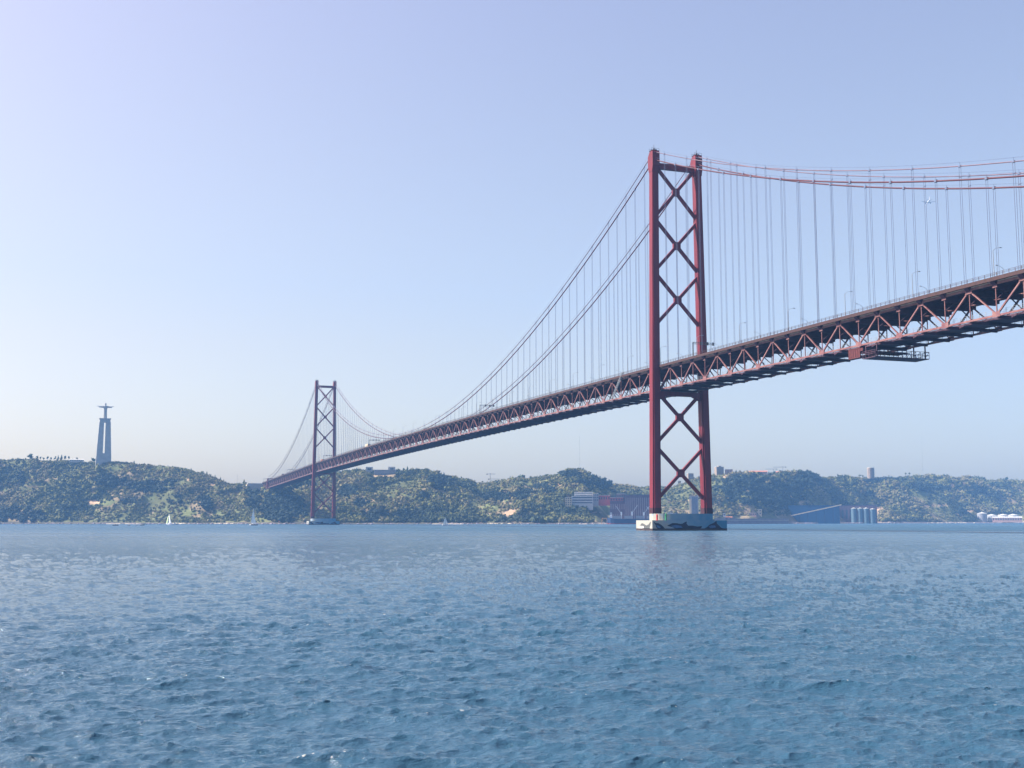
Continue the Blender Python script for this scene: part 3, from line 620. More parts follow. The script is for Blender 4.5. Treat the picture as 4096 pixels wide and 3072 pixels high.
# maintenance traveller under the deck
mg = empty('maintenance_gantry', (0, -168, 62.2)); tag(mg, 'dark travelling maintenance platform hung under the bridge deck at the right', 'maintenance platform')
m = MB(); m.box(-11.5, 11.5, -3.6, 3.9, 0, .25); m.box(-11.5, 3.5, -3.4, 3.7, 1.9, 2.1); m.build('platform', 'under', mg)
m = MB()
for yy in (-3.6, 3.9):
    for z in (2.6, 1.4): m.bar((-11.5, yy, z), (11.5, yy, z), .16)
    for i in range(12):
        x0 = -11.5+23*i/12; x1 = x0+23/12; m.bar((x0, yy, .2), (x0, yy, 2.6), .14); m.bar((x0, yy, .2), (x1, yy, 2.6), .1)
for xx in (-11.5, 11.5):
    for z in (2.6, 1.4): m.bar((xx, -3.6, z), (xx, 3.9, z), .14)
    for i in range(5): m.bar((xx, -3.6+1.5*i*1.25, .2), (xx, -3.6+1.5*i*1.25, 2.6), .12)
m.build('handrail', 'under', mg)
m = MB()
for xx in (-10.3, 10.3):
    for yy in (-3, 3.2): m.bar((xx, yy, .2), (xx, yy, 5.3), .35)
m.bar((-10.3, -3, 4.6), (-10.3, 3.2, 4.6), .3); m.build('hanger_frame', 'under', mg)
m = MB(); m.box(-11.2, -10.95, 5.5, 12.5, 1.0, 4.6); m.box(-11.3, -11.2, 5.5, 12.5, 1.0, 1.25); m.box(-11.3, -11.2, 5.5, 12.5, 4.3, 4.6)
for i in range(6): m.box(-11.3, -11.2, 5.5+i*1.36, 5.7+i*1.36, 1.25, 4.3)
m.box(-11.2, -10.95, 3.9, 5.5, 3.2, 4.3); m.build('side_panel', 'gantry_red', mg)
# inspection ladder leaning across the truss left of the near tower
il = empty('access_ladder', (-11.0, 47, zb(47)+1.0)); tag(il, 'steel lattice access ladder leaning over the truss left of the near tower', 'ladder')
m = MB()
for dx, dy in ((0, -.6), (0, .6), (-.8, -.6), (-.8, .6)): m.bar((dx-.1, 8+dy, 0), (dx-.6, -7+dy, 12.2), .16)
for i in range(16):
    t = i/15; y = 8-15*t; z = 12.2*t
    m.bar((-.1-.5*t, y-.6, z), (-.1-.5*t, y+.6, z), .1); m.bar((-.9-.5*t, y-.6, z), (-.9-.5*t, y+.6, z), .1); m.bar((-.1-.5*t, y-.6, z), (-.9-.5*t, y+.6, z), .1)
m.build('lattice', 'steel', il)

# ------------------------------------------------------------------ lamps and sign gantries on the deck
ORD = ['first', 'second', 'third', 'fourth', 'fifth', 'sixth', 'seventh', 'eighth', 'ninth', 'tenth', 'eleventh', 'twelfth', 'thirteenth', 'fourteenth', 'fifteenth', 'sixteenth', 'seventeenth', 'eighteenth', 'nineteenth', 'twentieth', 'twenty-first', 'twenty-second', 'twenty-third', 'twenty-fourth', 'twenty-fifth', 'twenty-sixth', 'twenty-seventh', 'twenty-eighth', 'twenty-ninth', 'thirtieth', 'thirty-first', 'thirty-second', 'thirty-third', 'thirty-fourth', 'thirty-fifth']
def lamp_proto():
    t = empty('street_lamp')
    MB().tube([(0, 0, 0), (0, 0, 8.6)], [.14, .09], 6).build('pole', 'steel', t)
    a = MB().tube([(0, 0, 8.5), (.5, 0, 9.0), (1.4, 0, 9.45), (2.6, 0, 9.7)], [.07, .06, .05, .05], 6).build('arm', 'steel', t)
    h = MB().loft([[(2.4, -.14, 9.62), (2.4, .14, 9.62), (2.4, .12, 9.8), (2.4, -.12, 9.8)], [(3.3, -.2, 9.62), (3.3, .2, 9.62), (3.3, .14, 9.84), (3.3, -.14, 9.84)]]).build('lamp_head', 'steel', t)
    return t
def copy_tree(o, parent=None):
    c = o.copy(); col.objects.link(c)
    if parent: c.parent = parent
    for ch in list(o.children): copy_tree(ch, c)
    return c
lp = lamp_proto(); used = False
def put_lamp(x, y, rz, label, group):
    global used
    o = copy_tree(lp) if used else lp; used = True
    o.location = (x, y, zt(y)+1.5); o.rotation_euler = (0, 0, rz); tag(o, label, 'street lamp', group)
for edge, x, rz, off in (('near', -11.55, 0, -155.0), ('far', 11.55, math.pi, -172.0)):
    r = [off+38*k for k in range(-3, 6) if off+38*k < 0]; r.sort(reverse=True)
    for i, y in enumerate(r): 
        if y > -262: put_lamp(x, y, rz, f"{ORD[i]} grey lamp on the bridge's {edge} edge counted rightwards from the near tower", f'lamps on the {edge} edge of the bridge')
    l = [off+38*k for k in range(4, 45) if 0 < off+38*k < 1490]
    l1 = [y for y in l if y < SP]; l2 = [y for y in l if y > SP]
    for i, y in enumerate(l1): put_lamp(x, y, rz, f"{ORD[i]} grey lamp on the bridge's {edge} edge counted leftwards from the near tower", f'lamps on the {edge} edge of the bridge')
    for i, y in enumerate(l2): put_lamp(x, y, rz, f"{ORD[i]} grey lamp on the bridge's {edge} edge counted leftwards from the far tower", f'lamps on the {edge} edge of the bridge')
def gantry_proto():
    t = empty('sign_gantry')
    m = MB()
    for dy in (-.35, .35): m.bar((0, dy, 0), (0, dy, 6.9), .2)
    for i in range(6): m.bar((0, -.35, .6+i*1.1), (0, .35, 1.2+i*1.1), .08)
    m.build('post', 'darksteel', t)
    m = MB()
    for dz in (6.1, 6.9): m.bar((0, 0, dz), (11.2, 0, dz), .18)
    for i in range(9): m.bar((i*1.24, 0, 6.1), (i*1.24+.62, 0, 6.9), .08); m.bar((i*1.24+.62, 0, 6.9), (i*1.24+1.24, 0, 6.1), .08)
    m.build('beam', 'darksteel', t)
    for x in (4.2, 7.6, 10.6): MB().box(x-.45, x+.45, -.15, .15, 5.75, 7.25).build('signal_panel', 'darksteel', t)
    return t
gp = gantry_proto()
for i, (y, lab) in enumerate([(-37, 'dark steel sign gantry on the deck just right of the near tower'), (292, 'dark steel sign gantry on the deck about halfway where the cables near it'), (677, 'dark steel sign gantry right of the far tower, beside a pale lorry'), (953, 'dark steel sign gantry seen through the legs of the far tower'), (1272, 'dark steel sign gantry on the deck just left of the far tower'), (1560, 'dark steel sign gantry at the leftmost end of the bridge')]):
    o = gp if i == 0 else copy_tree(gp)
    o.location = (-11.6, y, zt(y)+1.5); tag(o, lab, 'sign gantry', 'sign gantries over the roadway')
def vehicle(name, x, y, L, W, H, mat, label, cat, cab=True):
    t = empty(name, (x, y, zt(y)+1.45)); tag(t, label, cat)
    MB().box(-W/2, W/2, -L/2, L/2-(2.3 if cab else 0), .9, H).build('body' if not cab else 'cargo_box', mat, t)
    if cab:
        MB().loft([[(-W/2, L/2-2.2, .6), (W/2, L/2-2.2, .6), (W/2, L/2, .6), (-W/2, L/2, .6)], [(-W/2, L/2-2.2, 1.9), (W/2, L/2-2.2, 1.9), (W/2, L/2, 1.9), (-W/2, L/2, 1.9)], [(-W/2+.1, L/2-2.2, 3.0), (W/2-.1, L/2-2.2, 3.0), (W/2-.1, L/2-.5, 3.0), (-W/2+.1, L/2-.5, 3.0)]]).build('cab', 'hullwhite', t)
    for sx in (-1, 1):
        for yy in (-L/2+1.2, -L/2+2.4, L/2-1.2):
            MB().tube([(sx*W/2-.3*sx, yy, .5), (sx*W/2, yy, .5)], .5, 12).build('wheel', 'darksteel', t)
vehicle('lorry', -7.5, 705, 14, 2.5, 4.2, 'cream', 'pale cream lorry driving on the bridge deck between tower and gantry', 'lorry')
vehicle('lorry', -7.2, 1352, 13, 2.5, 4.1, 'deckside', 'brown lorry on the deck left of the far tower', 'lorry')
vehicle('bus', -7.3, 985, 12, 2.5, 3.6, 'tileroof', 'reddish bus on the deck by the far tower', 'bus', False)

# ------------------------------------------------------------------ anchorage
def anchorage():
    t = empty('anchorage', (0, 1610, 40)); tag(t, 'massive grey concrete anchorage block where the bridge lands on the hill', 'anchorage')
    m = MB().box(-36, 14, -28, -6, 0, 30.6); m.build('block', 'greywall', t)
    MB().box(-36.5, 14.5, -28.4, -5.6, 30.6, 31.8).build('parapet', 'greywall', t)
    MB().box(-38.2, -36, -27, -8, 8, 29.5).build('sunlit_side', 'cream', t)  # cream slab puts the sunlit side of the block into colour
anchorage()

# ------------------------------------------------------------------ monument on the ridge
def monument():
    d = 2290.0; bx, by, bz = at(413, 1850, d); k = 1/ppm(d)       # metres per photo pixel
    t = empty('monument', (bx, by, bz-14), -YAW+R_(22)); tag(t, 'tall grey monument of joined pillars topped by a figure with outstretched arms', 'monument')
    s = k; H = (1850-1684)*s+14; top = H
    ped = MB()
    wb, wt = 14.4, 9.6; hb_ = 0; gap = 1.9
    def leg(sx, sy):
        o0 = wb; o1 = wt; z1 = top-7
        def ring(z, h):
            f = z/top; o = o0*(1-f)+o1*f; inn = 2.1*(1-.25*f)
            xs = sorted((sx*o, sx*inn)); ys_ = sorted((sy*o*.8, sy*inn*.8)); return [(xs[0], ys_[0], z), (xs[1], ys_[0], z), (xs[1], ys_[1], z), (xs[0], ys_[1], z)]
        return [ring(0, 0), ring(z1*.5, 0), ring(z1, 0)]
    cp = MB().box(-wt*.98, wt*.98, -wt*.8, wt*.8, top-7.2, top-1.2)
    cp.box(-wt-.9, wt+.9, -wt*.8-.9, wt*.8+.9, top-1.2, top)
    f = 30/top; p = MB().loft([[(-o, -o*.78, z), (o, -o*.78, z), (o, o*.78, z), (-o, o*.78, z)] for z, o in ((0, wb*.97), (31, wb*.97*(1-f)+wt*.97*f))])
    pe = p.build('pedestal', 'stone', t); cp.build('capital', 'stone', pe)
    for sx in (-1, 1):
        for sy in (-1, 1): MB().loft(leg(sx, sy)).build('pillar', 'stone', pe)
    # the figure: robe, arms, hands, head as one skin
    z0 = top; hh = (1684-1624)*s
    def ell(cx, cy_e, rx, ry, z, n=16): return [(cx+rx*math.cos(2*math.pi*i/n), cy_e+ry*math.sin(2*math.pi*i/n), z) for i in range(n)]
    b = MB().loft([ell(0, 0, 3.6, 3.2, z0), ell(0, 0, 3.3, 2.9, z0+3), ell(0, 0, 2.9, 2.6, z0+hh*.35), ell(0, 0, 2.9, 2.5, z0+hh*.6), ell(0, 0, 3.5, 2.3, z0+hh*.74), ell(0, 0, 2.6, 1.9, z0+hh*.80), ell(0, 0, 1.0, 1.0, z0+hh*.835), ell(0, 0, .95, 1.0, z0+hh*.85), ell(0, 0, 1.5, 1.6, z0+hh*.88), ell(0, 0, 1.6, 1.8, z0+hh*.93), ell(0, 0, 1.1, 1.3, z0+hh*.98), ell(0, 0, .3, .4, z0+hh)])
    for sx in (-1, 1):                                            # arm and hanging sleeve
        zt_ = z0+hh*.775
        rg = []
        for x_, rz_, dz, ry_ in ((1.2, 2.6, -1.2, 1.7), (5, 1.9, -1.1, 1.4), (9, 1.6, -1.1, 1.1), (11.3, 1.5, -1.2, 1.0), (11.5, .8, -.2, .6), (13.5, .55, 0, .5), (14.8, .45, .1, .35), (15.8, .2, .1, .2)):
            rg.append([(sx*x_, ry_*math.cos(2*math.pi*i/10), zt_+dz+rz_*math.sin(2*math.pi*i/10)*(.9 if math.sin(2*math.pi*i/10) > 0 else 1)) for i in range(10)])
        if sx < 0: rg = [r[::-1] for r in rg]
        b.loft(rg)
    b.build('figure', 'stone', t)
monument()

# ------------------------------------------------------------------ buildings
def building(name, px0, px1, yt, yb, d, depth, mat, label, cat='building', rows=3, cols=6, roof='flat', rot=0.0, wmat='glass', sink=8, roofmat=None, winh=.5, band=False, group=None):
    pc = (px0+px1)/2; X, Y, Zt = at(pc, yt, d); _, _, Zb = at(pc, yb, d); W = (px1-px0)/ppm(d); W = W/(math.cos(rot)+abs(math.sin(rot))*min(1, depth/W)) if rot else W
    az = math.atan2(X-CX, Y-CY); t = empty(name, (X, Y, Zb-sink), -az+rot); tag(t, label, cat, group); Hh = Zt-Zb+sink
    w2 = W/2; eh = Hh if roof == 'flat' else Hh-min(W, depth)*.18
    MB().box(-w2, w2, 0, depth, 0, eh).build('wall', mat, t)
    rm = roofmat or ('whiteroof' if roof == 'flat' else 'tileroof')
    if roof == 'flat': MB().box(-w2-.3, w2+.3, -.3, depth+.3, eh, eh+.5).build('roof', rm, t)
    elif roof == 'gable': MB().loft([[(-w2-.4, -.4, eh), (-w2-.4, depth/2, Hh), (-w2-.4, depth+.4, eh)], [(w2+.4, -.4, eh), (w2+.4, depth/2, Hh), (w2+.4, depth+.4, eh)]]).build('roof', rm, t)
    vis = eh-sink
    for r in range(rows):
        zz = sink+vis*(r+.5)/rows
        if band: MB().box(-w2*.93, w2*.93, -.12, .05, zz-vis/rows*winh/2, zz+vis/rows*winh/2).build('window', wmat, t); continue
        for c in range(cols):
            xx = -w2+W*(c+.5)/cols; ww = W/cols*.5
            MB().box(xx-ww/2, xx+ww/2, -.12, .05, zz-vis/rows*winh/2, zz+vis/rows*winh/2).build('window', wmat, t)
    return t
# the white stepped building and the works beside it
dW = hit(2300, 2030)
building('office_building', 2287, 2372, 1985, 2016, dW, 22, 'white', 'stepped white office building with dark window bands on the slope', rows=3, band=True, winh=.4, sink=10)
building('office_building', 2298, 2372, 1969, 1985, dW+14, 18, 'white', 'upper white storeys set back above the stepped white building', rows=2, band=True, winh=.35, sink=14)
building('apartment_block', 2260, 2287, 1990, 2022, dW-4, 14, 'cream', 'sunlit left part of the stepped white building, coloured cream', rows=4, cols=3, sink=10)  # sunlit left portion of the white building, sunlight put into the cream
building('warehouse', 2372, 2394, 1975, 2005, dW+6, 16, 'greywall', 'narrow grey building right of the stepped white building', rows=3, cols=3)
building('warehouse', 2393, 2440, 1982, 2003, dW+10, 20, 'redwall', 'brick red warehouse with two pale roof lights', rows=1, cols=5)
building('warehouse', 2440, 2492, 1990, 2006, dW+4, 20, 'redwall', 'lower dull red warehouse next to the brick red one', rows=1, cols=5)
building('warehouse', 2466, 2503, 1976, 1992, dW+26, 18, 'purple', 'dark shed with bright white roof behind the red warehouses', rows=1, cols=4)
dS = float(shore(2500))+14
building('steel_shed', 2500, 2598, 1980, 2088, dS+20, 40, 'purple', 'huge rusty steel shed beside the near tower leg', rows=1, cols=12, winh=.8, wmat='quay', roofmat='darkwall', sink=2)
building('warehouse', 2440, 2500, 2006, 2088, dS+30, 30, 'purple', 'rust brown works hall left of the huge steel shed', rows=2, cols=7, winh=.5, wmat='quay', roofmat='darkwall', sink=2)
dT = float(shore(2770))+60
def silo_tower():
    X, Y, Z = at(2777, 2075, dT); t = empty('concrete_silo', (X, Y, Z-4), -math.atan2(X-CX, Y-CY)); tag(t, 'tall grey concrete silo tower seen between the near tower legs', 'silo')
    h = (2075-1985)/ppm(dT)+4; w_ = 35/ppm(dT)
    MB().box(-w_/2, w_/2, 0, 14, 0, h).build('wall', 'greywall', t)
    MB().box(-w_/2-.2, -w_/2+3.2, -.35, 14, 0, h-6).build('left_strip', 'cream', t)  # narrow cream strip up the left side
    for i in range(5): MB().box(-w_/2+5+i*1.9, -w_/2+5.8+i*1.9, -.3, 0, 2, h-2).build('rib', 'darkwall', t)
silo_tower()
building('works_building', 2705, 2760, 2056, 2078, dT-10, 15, 'pink', 'low pinkish quayside building left of the concrete silo', rows=1, cols=7)
building('hut', 2892, 2902, 2054, 2064, float(shore(2897))+8, 5, 'white', 'small white hut on the quay right of the near pier', 'hut', 1, 1, sink=2)
building('hut', 3024, 3046, 2038, 2058, hit(3035, 2058), 9, 'cream', 'yellowish square house above the long quay', 'house', 2, 2, sink=4)
building('warehouse', 2985, 3024, 2052, 2062, hit(3000, 2062), 10, 'pink', 'low pink shed left of the yellowish square house', 'shed', 1, 5, sink=3)
def quay():
    px0, px1 = 2860, 3155; t = empty('quay', (*ground(3000, float(shore(3000))-4), 0)); tag(t, 'long stone quay with railing right of the near pier', 'quay')
    pts = [ground(p, float(shore(p))-6) for p in np.linspace(px0, px1, 16)]; ox, oy, _ = t.location
    m = MB(); rl = MB(); bk = MB()
    for (a, b), (c, d) in zip(pts[:-1], pts[1:]):
        nx, ny = azim(3000)
        q = [(a-ox, b-oy), (c-ox, d-oy), (c-ox+nx*26, d-oy+ny*26), (a-ox+nx*26, b-oy+ny*26)]
        m.loft([[(x, y, -3) for x, y in q], [(x, y, 9.5) for x, y in q]])
        for z in (10.4, 11.0): rl.bar((a-ox, b-oy, z), (c-ox, d-oy, z), .25)
        rl.bar((a-ox, b-oy, 9.5), (a-ox, b-oy, 11), .25)
        bk.bar((a-ox-nx*.2, b-oy-ny*.2, 6.5), (c-ox-nx*.2, d-oy-ny*.2, 6.5), .5)
    m.build('wall', 'quay', t); rl.build('railing', 'darksteel', t); bk.build('ledge', 'cream', t)
quay()
dB = float(shore(3255))+12
building('storage_shed', 3160, 3350, 2022, 2092, dB+10, 60, 'darkwall', 'large dark blue storage shed on the shore under the sloping conveyor', rows=0, cols=14, winh=.85, wmat='mural_dark', roofmat='darkwall', sink=2)
building('storage_shed', 3352, 3500, 2021, 2092, float(shore(3420))+50, 40, 'purple', 'dark shed behind the four blue silos', rows=1, cols=10, winh=.5, roofmat='darkwall', sink=2)
def conveyor():
    d = dB-4; a = at(3163, 2063, d); b = at(3366, 2019, d); t = empty('conveyor', a); tag(t, 'long pale conveyor gallery sloping up in front of the dark shed', 'conveyor')
    v = tuple(b[i]-a[i] for i in range(3)); MB().bar((0, 0, 0), v, 2.2, 2.0).build('gallery', 'cream', t)
    m = MB()
    for i in range(1, 6): f = i/6; m.bar((v[0]*f, v[1]*f, v[2]*f-1), (v[0]*f, v[1]*f, -a[2]), .5)
    m.build('support', 'mural_dark', t)
conveyor()
def silo(name, px0, px1, yt, yb, d, mat, label, cat, group=None, cone=.12):
    pc = (px0+px1)/2; X, Y, Z = at(pc, yb, d); Zt = at(pc, yt, d)[2]; r = (px1-px0)/2/ppm(d); t = empty(name, (X, Y, Z-3)); tag(t, label, cat, group)
    H = Zt-Z+3; c = r*cone*2.2
    MB().lathe([(r, 0), (r, (H-c)*.5), (r, H-c)], n=28).build('body', mat, t, smooth=False)
    MB().lathe([(r+.25, H-c), (r+.25, H-c+.3), (r*.15, H-.05), (r*.15, H+.5)], n=28).build('roof', 'whiteroof', t)
dSi = float(shore(3450))+6
for (a, b), w_ in zip(((3407, 3427), (3432, 3451), (3456, 3476), (3481, 3502)), ('leftmost', 'second from the left', 'third from the left', 'rightmost')):
    silo('silo', a, b, 2031 if w_ != 'rightmost' else 2034, 2090, dSi, 'silo', f'blue grey cylindrical silo with white cone roof, {w_} of the four', 'silo', 'row of four blue grey silos')
dR = float(shore(4000))+18
silo('storage_tank', 3912, 3947, 2049, 2084, dR, 'greywall', 'tall grey storage tank with shallow white roof at the far right shore', 'tank')
for a, b, y, l in ((3948, 3987, 2057, 'wide low white tank beside the tall grey tank'), (3995, 4031, 2056, 'wide low white tank behind the middle of the long white roof'), (4034, 4072, 2056, 'wide low white tank behind the right end of the long white roof')):
    silo('storage_tank', a, b, y, 2084, dR+25, 'white', l, 'tank', 'low white tanks on the right shore')
building('warehouse', 3978, 4078, 2066, 2084, dR-10, 16, 'pink', 'long shed with a brilliant white roof at the right shore', 'shed', 1, 12, 'gable', roofmat='whiteroof', sink=3)
# on the ridges
dH = hit(1530, 1900)
building('hotel', 1497, 1584, 1880, 1906, dH, 24, 'greywall', 'long terraced grey building with striped floors on the ridge below the bridge', rows=5, band=True, winh=.4, sink=10)
building('stair_tower', 1464, 1491, 1869, 1884, dH+8, 14, 'greywall', 'left square rooftop block of the terraced ridge building', 'building', 1, 1, sink=20)
building('stair_tower', 1553, 1581, 1868, 1884, dH+30, 14, 'greywall', 'right square rooftop block of the terraced ridge building', 'building', 1, 1, sink=20)
building('apartment_tower', 2863, 2898, 1868, 1898, float(ridge(2880))+10, 16, 'tan', 'blocky beige apartment tower on the ridge right of the near tower', 'apartment tower', 7, 6, sink=15, rot=.3)
building('apartment_tower', 2873, 2886, 1864, 1869, float(ridge(2880))+16, 8, 'tan', 'small stair head on the roof of the blocky beige tower', 'rooftop block', 1, 1, sink=1.5, rot=.3)
building('apartment_block', 2900, 2930, 1878, 1896, float(ridge(2915))+30, 14, 'pink', 'low pinkish apartment block beside the blocky beige tower', 'apartment block', 3, 5, sink=15)
building('apartment_block', 2998, 3068, 1882, 1898, float(ridge(3030))+12, 16, 'pink', 'long pinkish apartment block with many windows along the ridge', 'apartment block', 3, 14, 'gable', sink=12)
building('apartment_block', 3105, 3160, 1884, 1897, float(ridge(3130))+14, 14, 'pink', 'low pink houses under the thin cranes on the ridge', 'houses', 2, 9, 'gable', sink=12)
building('apartment_tower', 2751, 2776, 1894, 1916, float(ridge(2762))+10, 14, 'tan', 'beige block on the ridge seen between the legs of the near tower', 'apartment tower', 4, 4, sink=15, rot=.2)
building('house', 2712, 2724, 1924, 1935, float(ridge(2718))+5, 9, 'greywall', 'small grey house on the ridge between the legs of the near tower', 'house', 1, 2, sink=10)
def round_tower():
    d = float(ridge(3484))+5; X, Y, Z = at(3484, 1912, d); Zt = at(3484, 1871, d)[2]; t = empty('apartment_tower', (X, Y, Z-10)); tag(t, 'tall round beige tower standing alone on the right ridge', 'tower')
    r = 13/ppm(d); H = Zt-Z+10; MB().lathe([(r, 0), (r, H-1.2)], n=24).build('wall', 'tan', t); MB().lathe([(r+.4, H-1.2), (r+.4, H)], n=24).build('roof', 'cream', t)
    for k in range(5):
        for j in range(8):
            a = -math.pi/2-YAW+(k-2)*.5; z = 12+j*(H-14)/8; x, y = (r+.02)*math.cos(a), (r+.02)*math.sin(a)
            MB().bar((x*.99, y*.99, z), (x*.99, y*.99, z+1.5), 1.3, .3).build('window', 'glass', t)
round_tower()
building('shelter', 283, 332, 1835, 1844, float(ridge(305))-6, 10, 'white', 'long low white canopy on the ridge left of the monument', 'canopy', 1, 8, 'gable', roofmat='whiteroof', sink=3)
for i, (a, b, t0, t1, mt, lab) in enumerate([(1715, 1727, 2087, 2095, 'pink', 'small pink beach house left of the third sailing boat'), (1858, 1880, 2087, 2094, 'cream', 'cream shore house right of the small white sail'), (1918, 1932, 2087, 2094, 'pink', 'small pink shore house near the grassy slope'), (1962, 1984, 2088, 2094, 'white', 'low white shore house below the green field'), (1115, 1136, 2083, 2095, 'pink', 'faint pinkish boathouse at the foot of the dark wooded slope'), (2898, 2928, 2066, 2080, 'pink', 'pinkish quayside store at the right end of the near pier')]):
    building('shore_house', a, b, t0, t1, float(shore((a+b)/2))+4, 8, mt, lab, 'house', 1, 2, sink=2, roof='gable')
# the sandy strips along the waterline
def beach(px0, px1, label):
    pts = [(ground(p, float(shore(p))-9), ground(p, float(shore(p))+6)) for p in np.linspace(px0, px1, 12)]
    m = MB()
    m.loft([[(a[0], a[1], -.3), (b[0], b[1], -.3), (b[0], b[1], 1.3), (a[0], a[1], .25)] for a, b in pts]); tag(m.build('beach', 'sand'), label, 'beach', kind='structure')
beach(1728, 1850, 'sand strip behind the small white sail'); beach(425, 482, 'left sand strip'); beach(500, 566, 'second sand strip'); beach(2315, 2352, 'sand strip below the white building')
def rocks(name, px0, px1, n, label, mat='white'):
    m = MB(); c = ground((px0+px1)/2, float(shore((px0+px1)/2))-2)
    for i in range(n):
        p = px0+(px1-px0)*random.random(); x, y = ground(p, float(shore(p))-2+random.uniform(-3, 4)); r = random.uniform(.8, 2.4)
        V = ICO*(0.7+.5*rng.random((12, 1)))*r*np.array([1.4, 1.2, .7])+np.array([x-c[0], y-c[1], .6]); m.add([tuple(q) for q in V], [tuple(q) for q in ICF])
    o = m.build(name, mat, loc=(c[0], c[1], 0)); tag(o, label, 'rocks', kind='stuff')
rocks('rocks', 690, 745, 26, 'pale rocks at the waterline right of the leftmost sailing boat', 'sand'); rocks('rocks', 855, 935, 34, 'pale rocks at the waterline left of the tall white sail', 'sand')
rocks('rocks', 1950, 2060, 30, 'pale rocks below the tan cliff', 'sand'); rocks('rocks', 3700, 3900, 40, 'pale rocks along the right shore', 'sand')

for a_ in range(0, 4100, 820): rocks('rocks', a_, a_+820, 110, f'dark rocks along the far waterline, stretch {ORD[a_//820]} from the left', 'quay')

# ------------------------------------------------------------------ masts and cranes on the ridges
def lattice_mast(name, px, yt, yb, label, arms, d=None, wm=1.6, cat='mast'):
    d = d or float(ridge(px))+4; X, Y, Z = at(px, yb+10, d); H = at(px, yt, d)[2]-Z; az = -math.atan2(X-CX, Y-CY)
    t = empty(name, (X, Y, Z), az); tag(t, label, cat); m = MB(); c = wm/2
    for a, b in ((-c, -c), (c, -c), (c, c), (-c, c)): m.bar((a, b, 0), (a*.5, b*.5, H), .22 if wm > 1 else .07)
    n = max(4, int(H/3))
    for i in range(n): z = H*i/n; z2 = H*(i+1)/n; m.bar((-c*.9, -c, z), (c*.9, -c, z2), .14 if wm > 1 else .04); m.bar((c*.9, c, z), (-c*.9, c, z2), .14 if wm > 1 else .04)
    m.build('mast', 'darksteel', t)
    for z, x0, x1, bob in arms:
        zz = H-z/ppm(d); q = MB().bar((x0/ppm(d), 0, zz), (x1/ppm(d), 0, zz), .3, .7)
        q.build('jib', 'darksteel', t)
        if bob: MB().box(bob/ppm(d)-1.0, bob/ppm(d)+1.0, -.8, .8, zz-1.4, zz+.6).build('counterweight', 'darksteel', t)
lattice_mast('tower_crane', 1961, 1893, 1932, 'thin crane with two crossbars standing in the dip of the ridge', [(3, -15, 20, -13), (23, -9, 38, -6)], cat='crane')
lattice_mast('tower_crane', 3094, 1875, 1890, 'small thin crane on the ridge left of its taller neighbour', [(1, -30, 14, 13)], cat='crane')
lattice_mast('tower_crane', 3132, 1866, 1886, 'taller thin crane on the ridge above the pink houses', [(2, -36, 13, 11)], cat='crane')
lattice_mast('antenna_mast', 2319, 1744, 1880, 'very tall faint antenna mast on the round hilltop', [], wm=.3)
lattice_mast('antenna_mast', 3693, 1742, 1900, 'very tall faint antenna mast on the far right ridge', [], wm=.3)
lattice_mast('antenna_mast', 948, 1896, 1928, 'short antenna mast left of the bridge anchorage', [], wm=.5)

# ------------------------------------------------------------------ single trees along the skyline
def one_tree(px, yt, yb, wpx, mat, label, shape='round', d=None, group='trees standing on the skyline'):
    d = d or float(ridge(px))+1; X, Y, Z = at(px, yb, d); H = (yb-yt)/ppm(d); W = wpx/ppm(d)
    t = empty({'round': 'tree', 'cone': 'conifer', 'umbrella': 'stone_pine'}[shape], (X, Y, Z-2)); tag(t, label, 'tree', group); H += 2
    m = MB().tube([(0, 0, 0), (.15, 0, H*.5), (0, .1, H*.8)], [.35, .25, .12], 6)
    for a in range(4): m.tube([(0, 0, H*.45), (math.cos(a*1.6)*W*.25, math.sin(a*1.6)*W*.25, H*.7)], [.14, .06], 5)
    m.build('trunk', 'bark', t)
    n = 9; P = []; S = []
    for i in range(n):
        a = random.random()*6.28
        if shape == 'cone': f = i/(n-1); r = W*.30*(1-f); P.append((math.cos(a)*r*.6, math.sin(a)*r*.6, H*(.3+.66*f))); q = W*.34*(1.05-f*.85)+.25; S.append((q, q, q*1.0))
        elif shape == 'umbrella': r = W*.36*random.random()**.5; P.append((math.cos(a)*r, math.sin(a)*r, H*(.78+.1*random.random()))); S.append((W*.24, W*.24, H*.14))
        else: r = W*.28*random.random()**.5; P.append((math.cos(a)*r, math.sin(a)*r, H*(.45+.4*random.random()))); q = W*.24*(.8+.5*random.random()); S.append((q, q, q*.9))
    V, Fq, T = foliage(np.array(P), np.array(S), np.ones((n, 3)), 16, random.randrange(9999), .35)
    np_mesh('crown', V, Fq, mat, parent=t)
row = [(148, 1826, 11), (161, 1829, 9), (174, 1830, 9), (190, 1829, 10), (204, 1828, 9), (219, 1827, 11), (232, 1825, 10), (246, 1823, 12), (260, 1824, 12), (275, 1827, 10)]
for i, (x, y, w_) in enumerate(row): one_tree(x, y-3, 1842, w_, 'tree', f'{ORD[i]} small dark tree from the left in the spaced row on the left ridge', 'cone' if i in (6, 7) else 'round', group='row of small trees on the left ridge')
one_tree(119, 1817, 1838, 24, 'tree', 'largest dark tree on the skyline at the left end of the tree row')
one_tree(291, 1832, 1845, 10, 'tree', 'small tree behind the left end of the white canopy'); one_tree(307, 1828, 1845, 10, 'tree', 'tall narrow tree behind the white canopy')
one_tree(375, 1832, 1848, 22, 'tree', 'round bushy tree at the left foot of the monument')
one_tree(536, 1843, 1856, 8, 'tree', 'lone small tree on the bare ridge right of the monument', 'cone')
